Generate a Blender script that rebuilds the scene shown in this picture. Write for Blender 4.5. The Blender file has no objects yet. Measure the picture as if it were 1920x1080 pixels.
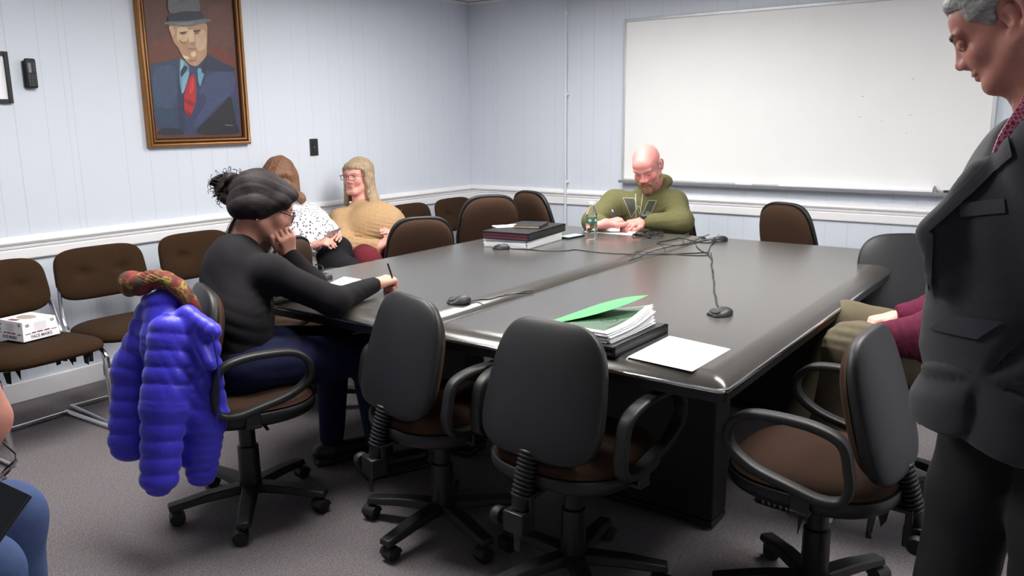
import bpy, math, random
import numpy as np
from mathutils import Vector, Matrix
random.seed(7)
sc = bpy.context.scene
COL = sc.collection
PI = math.pi

# ------------------------------------------------------------ camera
CAM = np.array([4.4625, -5.6359, 1.4258]); YAW, PITCH, ROLL, FOC = -0.62157, 0.20479, -0.0100, 1540.76
_f = np.array([math.sin(YAW)*math.cos(PITCH), math.cos(YAW)*math.cos(PITCH), -math.sin(PITCH)])
_r = np.array([math.cos(YAW), -math.sin(YAW), 0.0]); _u = np.cross(_r, _f)
RT = math.cos(ROLL)*_r + math.sin(ROLL)*_u; UP = -math.sin(ROLL)*_r + math.cos(ROLL)*_u; FW = _f
cd = bpy.data.cameras.new('camera'); cam = bpy.data.objects.new('camera', cd); COL.objects.link(cam)
cd.sensor_width = 36.0; cd.lens = FOC/1920*36.0; cd.clip_start = 0.05; cd.clip_end = 60
m = Matrix.Identity(4)
for i in range(3):
    m[i][0] = RT[i]; m[i][1] = UP[i]; m[i][2] = -FW[i]; m[i][3] = CAM[i]
cam.matrix_world = m
sc.camera = cam
# ------------------------------------------------------------ world, exposure, lamps
w = bpy.data.worlds.new('world'); sc.world = w; w.use_nodes = True
w.node_tree.nodes['Background'].inputs[0].default_value = (0.75, 0.85, 1, 1)
w.node_tree.nodes['Background'].inputs[1].default_value = 0.05
sc.view_settings.view_transform = 'Standard'; sc.view_settings.look = 'None'
sc.view_settings.gamma = 1; sc.view_settings.exposure = 1.05
try: sc.view_settings.use_curve_mapping = False
except Exception: pass
LAMP_E = 14.8
RX1, RY0, CEIL = 5.35, -7.4, 2.366      # room: x 0..RX1, y RY0..0
LAMPS = [(1.85, -1.75), (1.95, -3.9), (4.0, -2.6)]

def at(x, y, d):      # world point seen at photo pixel (x,y) at distance d along the view
    return CAM + d*(FW + RT*(x-960)/FOC + UP*(540-y)/FOC)
def onp(x, y, ax, v):  # world point seen at pixel (x,y) on the plane axis=v
    r = FW + RT*(x-960)/FOC + UP*(540-y)/FOC
    return CAM + r*(v-CAM[ax])/r[ax]

# ------------------------------------------------------------ materials
def lin(c):
    return tuple((v/12.92 if v <= 0.04045 else ((v+0.055)/1.055)**2.4) for v in c)
def hexc(r, g, b): return lin((r/255, g/255, b/255))
MATS = {}
def mat(name, col, rough=0.6, metal=0.0, noise=0.0, nscale=20, bump=0.0, bscale=200, coat=0, spec=0.5,
        attr=False, sheen=0, trans=0, emit=0, alpha=1, stretch=None, sss=0):
    if name in MATS: return MATS[name]
    M = bpy.data.materials.new(name); M.use_nodes = True; nt = M.node_tree; N = nt.nodes; L = nt.links
    b = N['Principled BSDF']
    b.inputs['Base Color'].default_value = (*col, 1); b.inputs['Roughness'].default_value = rough
    b.inputs['Metallic'].default_value = metal; b.inputs['Specular IOR Level'].default_value = spec
    if coat: b.inputs['Coat Weight'].default_value = coat
    if sheen: b.inputs['Sheen Weight'].default_value = sheen
    if trans: b.inputs['Transmission Weight'].default_value = trans
    if sss:
        b.inputs['Subsurface Weight'].default_value = sss; b.inputs['Subsurface Radius'].default_value = (0.01, 0.004, 0.002)
    if alpha < 1: b.inputs['Alpha'].default_value = alpha
    if emit:
        b.inputs['Emission Color'].default_value = (*col, 1); b.inputs['Emission Strength'].default_value = emit
    tc = N.new('ShaderNodeTexCoord'); src = tc.outputs['Object']
    if stretch:
        mp = N.new('ShaderNodeMapping'); mp.inputs['Scale'].default_value = stretch
        L.new(src, mp.inputs[0]); src = mp.outputs[0]
    cs = None
    if attr:
        a = N.new('ShaderNodeAttribute'); a.attribute_name = 'Col'; cs = a.outputs['Color']
        L.new(cs, b.inputs['Base Color'])
    if noise:
        n = N.new('ShaderNodeTexNoise'); n.inputs['Scale'].default_value = nscale; n.inputs['Detail'].default_value = 4
        L.new(src, n.inputs['Vector'])
        mr = N.new('ShaderNodeMapRange'); mr.inputs[1].default_value = 0.3; mr.inputs[2].default_value = 0.7
        mr.inputs[3].default_value = 1-noise; mr.inputs[4].default_value = 1+noise
        L.new(n.outputs[0], mr.inputs[0])
        vm = N.new('ShaderNodeVectorMath'); vm.operation = 'SCALE'
        if cs: L.new(cs, vm.inputs[0])
        else: vm.inputs[0].default_value = col
        L.new(mr.outputs[0], vm.inputs['Scale']); L.new(vm.outputs[0], b.inputs['Base Color'])
    if bump:
        n2 = N.new('ShaderNodeTexNoise'); n2.inputs['Scale'].default_value = bscale; n2.inputs['Detail'].default_value = 3
        L.new(src, n2.inputs['Vector'])
        bp = N.new('ShaderNodeBump'); bp.inputs['Strength'].default_value = bump; bp.inputs['Distance'].default_value = 0.004
        L.new(n2.outputs[0], bp.inputs['Height']); L.new(bp.outputs[0], b.inputs['Normal'])
    MATS[name] = M
    return M
def nodes(M): return M.node_tree.nodes, M.node_tree.links, M.node_tree.nodes['Principled BSDF']

WALLC = hexc(210, 216, 226)
m_wall = mat('wall_paint', WALLC, 0.55, noise=0.012, nscale=3)
m_trim = mat('trim_paint', hexc(236, 234, 236), 0.4, noise=0.01)
m_ceil = mat('ceiling_tile', hexc(228, 228, 226), 0.9, noise=0.05, nscale=60)
m_brown = mat('brown_fabric', hexc(50, 33, 18), 0.95, noise=0.16, nscale=150, bump=0.25, bscale=700, spec=.2)
m_brown2 = mat('brown_wool', hexc(60, 42, 31), 0.95, noise=0.12, nscale=180, bump=0.25, bscale=800, spec=.2)
m_black = mat('black_plastic', hexc(25, 24, 26), 0.5, noise=0.06, nscale=30, bump=0.08, bscale=900)
m_arm = mat('armrest_plastic', hexc(25, 24, 24), 0.5, noise=0.05, nscale=60, bump=0.1, bscale=900)
m_dark = mat('dark_metal', hexc(20, 19, 20), 0.4, noise=0.05)
m_grey = mat('grey_metal', hexc(105, 104, 104), 0.35, metal=0.8)
m_chrome = mat('chrome', (0.75, 0.75, 0.77), 0.16, metal=1)
m_alu = mat('aluminium', hexc(196, 198, 201), 0.4, metal=0.35, noise=0.03)
m_white = mat('white_board', hexc(236, 236, 235), 0.5, noise=0.008, nscale=4)
m_paper = mat('paper', hexc(243, 243, 246), 0.8)
m_table = mat('table_laminate', hexc(74, 72, 70), 0.25, noise=0.05, nscale=7, spec=0.9)
m_tedge = mat('table_edge', hexc(64, 60, 56), 0.24, noise=0.05, nscale=20, spec=0.7)
m_ped = mat('black_steel', hexc(15, 15, 14), 0.45, noise=0.05)
m_cable = mat('cable_rubber', hexc(20, 19, 20), 0.45)
m_rubber = mat('rubber', hexc(20, 20, 20), 0.6)
m_gold = mat('gilded_wood', hexc(150, 104, 58), 0.36, metal=0.45, noise=0.18, nscale=30, stretch=(1, 6, 6))
m_gold2 = mat('dark_gilding', hexc(66, 38, 22), 0.45, noise=0.2, nscale=30)

# ------------------------------------------------------------ mesh builder
class MB:
    def __init__(s): s.v = []; s.f = []; s.mi = []; s.c = []
    def add(s, vs, fs, mi=0, M=None):
        o = len(s.v)
        for p in vs:
            p = Vector(p)
            s.v.append(tuple(M @ p) if M is not None else tuple(p))
        for f in fs: s.f.append([i+o for i in f]); s.mi.append(mi)
        return s
    def box(s, c, d, M=None, mi=0):
        x, y, z = c; a, b, e = d[0]/2, d[1]/2, d[2]/2
        vs = [(x+i*a, y+j*b, z+k*e) for i in (-1, 1) for j in (-1, 1) for k in (-1, 1)]
        return s.add(vs, [(0, 1, 3, 2), (4, 6, 7, 5), (0, 4, 5, 1), (2, 3, 7, 6), (0, 2, 6, 4), (1, 5, 7, 3)], mi, M)
    def prism(s, pts, z0, z1, M=None, mi=0):     # polygon in xy extruded in z
        n = len(pts)
        vs = [(p[0], p[1], z0) for p in pts]+[(p[0], p[1], z1) for p in pts]
        fs = [list(range(n))[::-1], [n+i for i in range(n)]]+[(i, (i+1) % n, n+(i+1) % n, n+i) for i in range(n)]
        return s.add(vs, fs, mi, M)
    def lathe(s, prof, n=24, M=None, mi=0):      # (r,z) profile
        vs = []; fs = []
        for r, z in prof:
            for i in range(n):
                a = 2*PI*i/n; vs.append((r*math.cos(a), r*math.sin(a), z))
        for j in range(len(prof)-1):
            for i in range(n):
                k = (i+1) % n; fs.append((j*n+i, j*n+k, (j+1)*n+k, (j+1)*n+i))
        fs.append(list(range(n))[::-1]); fs.append([(len(prof)-1)*n+i for i in range(n)])
        return s.add(vs, fs, mi, M)
    def sweep(s, path, sec, closed=False, up=(0, 0, 1), M=None, mi=0, scales=None):
        P = [Vector(p) for p in path]; n = len(P); k = len(sec); vs = []; fs = []
        nrm = None
        for i in range(n):
            if closed: t = (P[(i+1) % n]-P[i-1])
            else: t = P[min(i+1, n-1)]-P[max(i-1, 0)]
            if t.length < 1e-9: t = Vector((0, 0, 1))
            t.normalize()
            if nrm is None:
                nrm = Vector(up); nrm = nrm-t*nrm.dot(t)
                if nrm.length < 1e-3: nrm = Vector((1, 0, 0)); nrm = nrm-t*nrm.dot(t)
            else: nrm = nrm-t*nrm.dot(t)
            nrm.normalize(); bi = t.cross(nrm)
            q = scales[i] if scales else 1
            for a, b in sec: vs.append(P[i]+nrm*a*q+bi*b*q)
        m_ = n if closed else n-1
        for i in range(m_):
            j = (i+1) % n
            for a in range(k):
                b = (a+1) % k; fs.append((i*k+a, i*k+b, j*k+b, j*k+a))
        if not closed: fs.append(list(range(k))[::-1]); fs.append([(n-1)*k+i for i in range(k)])
        return s.add(vs, fs, mi, M)
    def tube(s, path, r, n=10, closed=False, M=None, mi=0, scales=None):
        return s.sweep(path, [(r*math.cos(2*PI*i/n), r*math.sin(2*PI*i/n)) for i in range(n)], closed, M=M, mi=mi, scales=scales)
    def pillow(s, W, H, tf, tb, ex=3.0, taper=0.0, curve=0.0, M=None, dim=(), N=56, p=6, rim=0.0):
        # padded panel in local xz, front +y (tf), back -y (tb)
        rr = [0, .12, .24, .36, .48, .6, .7, .79, .86, .92, .96, .985, 1.0]; vs = []; fs = []
        def pos(r, a, side):
            ca, sa = math.cos(a), math.sin(a)
            x = math.copysign(abs(ca)**(2/ex), ca)*W/2*r; z = math.copysign(abs(sa)**(2/ex), sa)*H/2*r
            x *= 1-taper*(z/H+.5)**2 if taper >= 0 else 1+taper*(.5-z/H)**2
            h = max(0.0, 1-r**p)**.5
            y = (tf*h+rim) if side > 0 else -(tb*h+rim)
            if side > 0:
                for dx, dz, dr, dd in dim: y -= dd*math.exp(-(((x-dx)/dr)**2+((z-dz)/dr)**2))
            y += curve*x*x
            return (x, y, z)
        for side in (1, -1):
            o = len(vs); vs.append(pos(0, 0, side))
            for r in rr[1:]:
                for i in range(N): vs.append(pos(r, 2*PI*i/N, side))
            for i in range(N):
                a, b = o+1+i, o+1+(i+1) % N
                fs.append((o, a, b) if side < 0 else (o, b, a))
            for j in range(len(rr)-2):
                for i in range(N):
                    a = o+1+j*N+i; b = o+1+j*N+(i+1) % N; c, d = b+N, a+N
                    fs.append((a, d, c, b) if side < 0 else (a, b, c, d))
        o2 = 1+(len(rr)-1)*N
        e1 = 1+(len(rr)-2)*N; e2 = o2+e1
        for i in range(N):
            j = (i+1) % N; fs.append((e1+i, e1+j, e2+j, e2+i))
        return s.add(vs, fs, 0, M)

def obj(name, mb, mats, parent=None, bevel=0.0, smooth=True, loc=None, sub=0, seg=2, ang=35, cols=None):
    me = bpy.data.meshes.new(name); me.from_pydata([tuple(v) for v in mb.v], [], mb.f)
    if not isinstance(mats, (list, tuple)): mats = [mats]
    for M in mats: me.materials.append(M)
    for p, i in zip(me.polygons, mb.mi): p.material_index = i
    if cols is not None:
        ca = me.color_attributes.new('Col', 'FLOAT_COLOR', 'POINT')
        ca.data.foreach_set('color', np.asarray(cols, dtype=np.float32).ravel())
    me.update()
    o = bpy.data.objects.new(name, me); COL.objects.link(o)
    if smooth:
        for p in me.polygons: p.use_smooth = True
        try: me.set_sharp_from_angle(angle=math.radians(ang))
        except Exception: pass
    if bevel:
        b = o.modifiers.new('bevel', 'BEVEL'); b.width = bevel; b.segments = seg; b.limit_method = 'ANGLE'; b.angle_limit = 0.6
    if sub:
        q = o.modifiers.new('sub', 'SUBSURF'); q.levels = sub; q.render_levels = sub
    if loc is not None: o.location = loc
    if parent is not None: o.parent = parent
    return o
def tag(o, label, cat, group=None, kind=None):
    o['label'] = label; o['category'] = cat
    if group: o['group'] = group
    if kind: o['kind'] = kind
    return o
def struct(o): o['kind'] = 'structure'; return o
def empty(name, loc, rz=0.0):
    o = bpy.data.objects.new(name, None); COL.objects.link(o); o.location = loc; o.rotation_euler = (0, 0, rz)
    o.empty_display_size = 0.1
    return o
def ctree(o, parent=None):
    c = o.copy(); COL.objects.link(c); c.parent = parent
    for ch in list(o.children): ctree(ch, c)
    return c
def T(x, y, z): return Matrix.Translation((x, y, z))
def Rm(a, ax): return Matrix.Rotation(a, 4, ax)
def rrect(w, h, r, n=5):
    out = []
    for cx, cy, a0 in ((w/2-r, h/2-r, 0), (-w/2+r, h/2-r, 90), (-w/2+r, -h/2+r, 180), (w/2-r, -h/2+r, 270)):
        for i in range(n+1):
            a = math.radians(a0+90*i/n); out.append((cx+r*math.cos(a), cy+r*math.sin(a)))
    return out
def spline(pts, n=8, closed=False):
    P = [Vector(p) for p in pts]; out = []; L = len(P)
    for i in range(L if closed else L-1):
        p0 = P[i-1] if (closed or i > 0) else P[i]; p1 = P[i]; p2 = P[(i+1) % L]
        p3 = P[(i+2) % L] if (closed or i+2 < L) else p2
        for k in range(n):
            t = k/n
            out.append(0.5*((2*p1)+(p2-p0)*t+(2*p0-5*p1+4*p2-p3)*t*t+(3*p1-p0-3*p2+p3)*t**3))
    if not closed: out.append(P[-1])
    return out
#@@ROOM
# ------------------------------------------------------------ room
# wall material: painted vertical groove panelling
def groove_mat(name, ax):
    M = mat(name, WALLC, 0.5); N, L, b = nodes(M)
    tc = N.new('ShaderNodeTexCoord'); sx = N.new('ShaderNodeSeparateXYZ'); L.new(tc.outputs['Object'], sx.inputs[0])
    acc = None
    for per, off, wd, dp in ((1.219, 0.004, 0.0022, 1.0), (0.4064, 0.115, 0.003, 0.62), (0.4064, 0.258, 0.003, 0.55), (0.6096, 0.355, 0.003, 0.5)):
        a = N.new('ShaderNodeMath'); a.operation = 'ADD'; a.inputs[1].default_value = 12.19+off; L.new(sx.outputs[ax], a.inputs[0])
        p = N.new('ShaderNodeMath'); p.operation = 'PINGPONG'; p.inputs[1].default_value = per/2; L.new(a.outputs[0], p.inputs[0])
        mr = N.new('ShaderNodeMapRange'); mr.interpolation_type = 'SMOOTHSTEP'
        mr.inputs[1].default_value = 0; mr.inputs[2].default_value = wd; mr.inputs[3].default_value = dp; mr.inputs[4].default_value = 0
        L.new(p.outputs[0], mr.inputs[0])
        if acc is None: acc = mr.outputs[0]
        else:
            mx = N.new('ShaderNodeMath'); mx.operation = 'MAXIMUM'; L.new(acc, mx.inputs[0]); L.new(mr.outputs[0], mx.inputs[1]); acc = mx.outputs[0]
    inv = N.new('ShaderNodeMath'); inv.operation = 'SUBTRACT'; inv.inputs[0].default_value = 1; L.new(acc, inv.inputs[1])
    bp = N.new('ShaderNodeBump'); bp.inputs['Strength'].default_value = 0.5; bp.inputs['Distance'].default_value = 0.003
    L.new(inv.outputs[0], bp.inputs['Height']); L.new(bp.outputs[0], b.inputs['Normal'])
    n = N.new('ShaderNodeTexNoise'); n.inputs['Scale'].default_value = 2.0; L.new(tc.outputs['Object'], n.inputs[0])
    mx = N.new('ShaderNodeMix'); mx.data_type = 'RGBA'; mx.inputs['A'].default_value = (*WALLC, 1)
    mx.inputs['B'].default_value = (*[v*0.80 for v in WALLC], 1); L.new(acc, mx.inputs['Factor'])
    L.new(mx.outputs['Result'], b.inputs['Base Color'])
    return M
struct(obj('wall_left', MB().box((-0.05, RY0/2, CEIL/2), (0.1, -RY0+0.2, CEIL)), groove_mat('panel_left', 1)))
struct(obj('wall_back', MB().box((RX1/2, 0.05, CEIL/2), (RX1, 0.1, CEIL)), groove_mat('panel_back', 0)))
struct(obj('wall_right', MB().box((RX1+0.05, RY0/2, CEIL/2), (0.1, -RY0+0.2, CEIL)), groove_mat('panel_right', 1)))
struct(obj('wall_front', MB().box((RX1/2, RY0-0.05, CEIL/2), (RX1, 0.1, CEIL)), groove_mat('panel_front', 0)))
# carpet
mc = mat('carpet', hexc(112, 106, 108), 1.0, spec=0.1); N, L, b = nodes(mc)
tc = N.new('ShaderNodeTexCoord'); mp = N.new('ShaderNodeMapping'); mp.inputs['Scale'].default_value = (110, 260, 1); mp.inputs['Rotation'].default_value = (0, 0, 0.55)
L.new(tc.outputs['Object'], mp.inputs[0])
n1 = N.new('ShaderNodeTexNoise'); n1.inputs['Scale'].default_value = 1; n1.inputs['Detail'].default_value = 2; L.new(mp.outputs[0], n1.inputs[0])
n2 = N.new('ShaderNodeTexVoronoi'); n2.inputs['Scale'].default_value = 160; L.new(tc.outputs['Object'], n2.inputs[0])
n3 = N.new('ShaderNodeTexNoise'); n3.inputs['Scale'].default_value = 1.4; L.new(tc.outputs['Object'], n3.inputs[0])
cr = N.new('ShaderNodeValToRGB'); cr.color_ramp.elements[0].position = 0.34; cr.color_ramp.elements[1].position = 0.68
cr.color_ramp.elements[0].color = (*hexc(88, 83, 85), 1); cr.color_ramp.elements[1].color = (*hexc(156, 148, 149), 1)
L.new(n1.outputs[0], cr.inputs[0])
mx = N.new('ShaderNodeMix'); mx.data_type = 'RGBA'; mx.blend_type = 'MULTIPLY'; mx.inputs['Factor'].default_value = 0.35
L.new(cr.outputs[0], mx.inputs['A']); L.new(n2.outputs['Color'], mx.inputs['B'])
mx2 = N.new('ShaderNodeMix'); mx2.data_type = 'RGBA'; mx2.blend_type = 'MIX'; mx2.inputs['Factor'].default_value = 0.45
mx2.inputs['B'].default_value = (*hexc(120, 114, 116), 1); L.new(mx.outputs['Result'], mx2.inputs['A']); L.new(mx2.outputs['Result'], b.inputs['Base Color'])
bp = N.new('ShaderNodeBump'); bp.inputs['Strength'].default_value = 0.5; bp.inputs['Distance'].default_value = 0.004
L.new(n1.outputs[0], bp.inputs['Height']); L.new(bp.outputs[0], b.inputs['Normal'])
struct(obj('floor', MB().box((RX1/2, RY0/2, -0.05), (RX1+0.2, -RY0+0.2, 0.1)), mc))
# ceiling: panels around the troffer holes
N, L, b = nodes(m_ceil)
struct(obj('ceiling', MB().box((RX1/2, RY0/2, CEIL+0.05), (RX1+0.2, -RY0+0.2, 0.1)), m_ceil))
cg = MB()
for k in range(1, 9): cg.box((0.61*k, RY0/2, CEIL-0.001), (0.022, -RY0, 0.006))
for k in range(1, 12): cg.box((RX1/2, -0.61*k, CEIL-0.001), (RX1, 0.022, 0.006))
struct(obj('trim_1', cg, m_trim))
# cornice bead along ceiling
struct(obj('trim_2', MB().box((0.008, RY0/2, CEIL-0.013), (0.016, -RY0, 0.014)).box((RX1/2, -0.008, CEIL-0.013), (RX1, 0.016, 0.014)), m_trim))
def rail(nm, along, z0=0.742):
    prof = [(0, 0), (0.016, 0), (0.02, 0.006), (0.02, 0.05), (0.016, 0.056), (0.016, 0.058), (0.022, 0.061), (0.024, 0.072), (0.017, 0.0755), (0.017, 0.078),
            (0.028, 0.081), (0.034, 0.092), (0.03, 0.104), (0.022, 0.112), (0.012, 0.118), (0, 0.12)]
    mb = MB(); k = len(prof)
    a, b_ = along
    vs = []
    for e in (0, 1):
        for d, z in prof:
            if nm == 'left': vs.append((d, (a, b_)[e]+(d if e else 0)*-1, z0+z))
            elif nm == 'back': vs.append(((a, b_)[e]+(d if not e else -d), -d, z0+z))
            elif nm == 'right': vs.append((RX1-d, (a, b_)[e], z0+z))
            else: vs.append(((a, b_)[e], RY0+d, z0+z))
    fs = [(i, (i+1) % k, k+(i+1) % k, k+i) for i in range(k)]
    mb.add(vs, fs)
    return mb
for i, (nm, al) in enumerate((('left', (RY0, 0)), ('back', (0, RX1)), ('right', (RY0, 0)), ('front', (0, RX1)))):
    struct(obj('trim_%d' % (i+3), rail(nm, al, 0.738), m_trim, ang=25))
struct(obj('baseboard_left', MB().box((0.008, RY0/2, 0.0525), (0.016, -RY0, 0.105)), m_trim, bevel=0.004))
struct(obj('baseboard_back', MB().box((RX1/2, -0.008, 0.0525), (RX1, 0.016, 0.105)), m_trim, bevel=0.004))
struct(obj('baseboard_right', MB().box((RX1-0.008, RY0/2, 0.0525), (0.016, -RY0, 0.105)), m_trim, bevel=0.004))
struct(obj('baseboard_front', MB().box((RX1/2, RY0+0.008, 0.0525), (RX1, 0.016, 0.105)), m_trim, bevel=0.004))
# ceiling lamps
m_lamp = mat('lamp_diffuser', (1.0, 0.985, 0.96), 0.5, emit=LAMP_E)
LBL = ['ceiling light above the far end of the tables', 'ceiling light above the near end of the tables', 'ceiling light near the right wall']
for (x, y), lb in zip(LAMPS, LBL):
    e = empty('ceiling_light', (x, y, CEIL)); tag(e, lb, 'light', 'ceiling lights')
    f = MB()
    for s in (-1, 1):
        f.box((s*0.61, 0, -0.022), (0.03, 0.65, 0.04)); f.box((0, s*0.31, -0.022), (1.19, 0.03, 0.04))
    obj('frame', f, m_trim, e, bevel=0.003)
    obj('diffuser', MB().box((0, 0, -0.02), (1.185, 0.585, 0.02)), m_lamp, e)
#@@WALLTHINGS
# ------------------------------------------------------------ things on the walls
wb = empty('whiteboard', (2.697, 0, 0.95)); tag(wb, 'large blank white dry-erase board with aluminium frame on the back wall', 'whiteboard')
X0, X1, Z0, Z1 = -1.22, 1.22, 0.0, 1.172
obj('panel', MB().box((0, -0.012, (Z0+Z1)/2), (2.43, 0.016, 1.16)), m_white, wb)
fm = MB()
for x in (X0+0.011, X1-0.011): fm.box((x, -0.014, (Z0+Z1)/2), (0.022, 0.028, Z1-Z0))
fm.box((0, -0.014, Z1-0.011), (2.396, 0.028, 0.022)); fm.box((0, -0.014, Z0+0.006), (2.396, 0.028, 0.014))
obj('frame', fm, m_alu, wb, bevel=0.003)
ty = MB(); ty.sweep([(-1.215, 0, -0.018), (1.215, 0, -0.018)], [(-0.004, 0.0), (0.0, 0.0), (0.0, 0.0)], up=(0, 0, 1)) if 0 else None
prof = [(0, -0.012), (-0.07, -0.012), (-0.078, -0.004), (-0.084, 0.004), (-0.082, 0.0), (-0.076, -0.016), (-0.068, -0.02), (0, -0.024)]
vs = [(x, y-0.004, z+0.002) for x in (-1.215, 1.215) for y, z in prof]; k = len(prof)
ty.add(vs, [(i, (i+1) % k, k+(i+1) % k, k+i) for i in range(k)]+[list(range(k)), [k+i for i in range(k)][::-1]])
obj('tray', ty, m_alu, wb, ang=50)
for px, py, a, b_ in ((1617, 181, 0.006, 0.0022), (1712, 148, 0.007, 0.002), (1612, 219, 0.007, 0.0016), (1653, 227, 0.006, 0.0014), (1707, 216, 0.007, 0.0016), (1700, 250, 0.005, 0.0014), (1525, 160, 0.005, 0.001), (1486, 43, 0.004, 0.001)):
    p = onp(px, py, 1, -0.0205); sm = MB(); sm.prism([(a*math.cos(t*PI/5), b_*math.sin(t*PI/5)) for t in range(10)], 0, 0.0004, T(p[0]-2.697, -0.0202, p[2]-0.95) @ Rm(PI/2, 'X') @ Rm(0.25, 'Z'))
    obj('marker_smudge', sm, mat('smudge', hexc(150, 150, 155), 0.7), wb)
# tray contents
er = empty('whiteboard_eraser', (2.447, -0.05, 0.940)); tag(er, 'small white and grey whiteboard eraser on the left of the tray', 'eraser')
obj('felt', MB().box((0, 0, 0.006), (0.115, 0.035, 0.012)), mat('felt', hexc(95, 95, 100), 0.95), er, bevel=0.002)
obj('handle', MB().box((0, 0, 0.017), (0.12, 0.037, 0.010)), mat('eraser_top', hexc(222, 222, 226), 0.5), er, bevel=0.003)
mk = empty('marker', (2.375, -0.045, 0.9475)); mk.rotation_euler = (0, 0, 0.5); tag(mk, 'dark capped marker lying on the tray left of the eraser', 'marker')
obj('barrel', MB().lathe([(0.006, -0.03), (0.0075, -0.028), (0.0075, 0.02), (0.006, 0.022)], 14, Rm(PI/2, 'Y')), mat('marker_grey', hexc(120, 120, 126), 0.5), mk)
obj('cap', MB().lathe([(0.0078, 0.02), (0.0078, 0.05), (0.006, 0.055)], 14, Rm(PI/2, 'Y')), m_black, mk)
rl = empty('paper_roll', (3.163, -0.052, 0.940)); tag(rl, 'long white rolled chart lying on the whiteboard tray', 'paper roll')
spi = [(0.021*(1-0.02*i)*math.cos(i*0.35), 0.021*(1-0.02*i)*math.sin(i*0.35)) for i in range(38)]
mbr = MB().lathe([(0.0205, -0.47), (0.022, -0.468), (0.022, 0.465), (0.0195, 0.468), (0.012, 0.45)], 24, T(0, 0, 0.0225) @ Rm(PI/2, 'Y'))
obj('sheet', mbr, m_paper, rl)
obj('end_clip', MB().prism([(0, 0), (0.045, 0), (0.018, 0.012), (0.006, 0.045), (0, 0.05)], -0.02, 0.02, T(0.472, 0, 0.001) @ Rm(PI/2, 'X')), mat('clip_grey', hexc(140, 140, 146), 0.4), rl, bevel=0.001)
bx = empty('marker_case', (3.79, -0.052, 0.942)); tag(bx, 'flat black case at the right end of the whiteboard tray', 'case')
obj('case_body', MB().box((0, 0, 0.010), (0.2, 0.04, 0.018)), m_black, bx, bevel=0.003)
obj('case_lid', MB().box((0, 0, 0.0225), (0.204, 0.043, 0.006)), m_dark, bx, bevel=0.002)
# conduit
cdt = empty('cable_conduit', (0.985, 0, 0)); tag(cdt, 'thin white vertical cable conduit on the back wall left of the whiteboard', 'conduit')
obj('channel', MB().box((0, -0.038, 1.19), (0.016, 0.014, 2.35)), mat('conduit_paint', hexc(214, 220, 228), 0.5), cdt, bevel=0.004)
for z in (0.3, 0.92, 1.6, 2.2): obj('wall_clip', MB().box((0, -0.02, z), (0.03, 0.04, 0.02)), m_trim, cdt, bevel=0.003)
# outlet plate
ot = empty('wall_plate', (0, -1.744, 1.237)); tag(ot, 'black vertical wall plate between the portrait and the corner', 'wall plate')
obj('plate', MB().box((0.004, 0, 0), (0.008, 0.07, 0.115)), m_black, ot, bevel=0.003)
for z in (-0.02, 0.02): obj('socket', MB().lathe([(0.015, 0), (0.015, 0.003), (0.012, 0.004)], 16, T(0.007, 0, z) @ Rm(PI/2, 'Y')), mat('socket_black', hexc(28, 28, 30), 0.3), ot)
obj('screw', MB().lathe([(0.003, 0), (0.003, 0.002)], 10, T(0.008, 0, 0) @ Rm(PI/2, 'Y')), m_chrome, ot)
# wall phone / thermostat
ph = empty('wall_handset', (0, -3.572, 1.665)); tag(ph, 'black wall-mounted handset with a small screen left of the portrait', 'handset')
obj('cradle', MB().box((0.012, 0, -0.005), (0.024, 0.06, 0.135)), m_dark, ph, bevel=0.008)
obj('body', MB().box((0.03, 0.0, 0.0), (0.022, 0.052, 0.145)), m_black, ph, bevel=0.009, seg=3)
obj('screen', MB().box((0.0415, -0.008, 0.027), (0.001, 0.014, 0.046)), mat('lcd', hexc(120, 128, 134), 0.3), ph)
m_key = mat('key_grey', hexc(60, 60, 64), 0.4)
for i in range(5):
    for j in range(3): obj('key', MB().box((0.0415, -0.014+j*0.014, -0.012-i*0.011), (0.002, 0.009, 0.006)), m_key, ph)
for k_ in range(3): obj('key', MB().box((0.0415, 0.012, 0.045-k_*0.014), (0.002, 0.01, 0.008)), m_key, ph)
# black picture frame at left edge
pf = empty('picture_frame', (0, -3.80, 1.642)); tag(pf, 'black framed white certificate at the far left of the wall', 'picture frame')
fr = MB()
for s in (-1, 1):
    fr.box((0.012, s*0.124, 0), (0.022, 0.02, 0.248)); fr.box((0.012, 0, s*0.114), (0.022, 0.228, 0.02))
obj('frame', fr, m_black, pf, bevel=0.002)
obj('certificate', MB().box((0.007, 0, 0), (0.006, 0.23, 0.21)), m_paper, pf)
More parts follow.
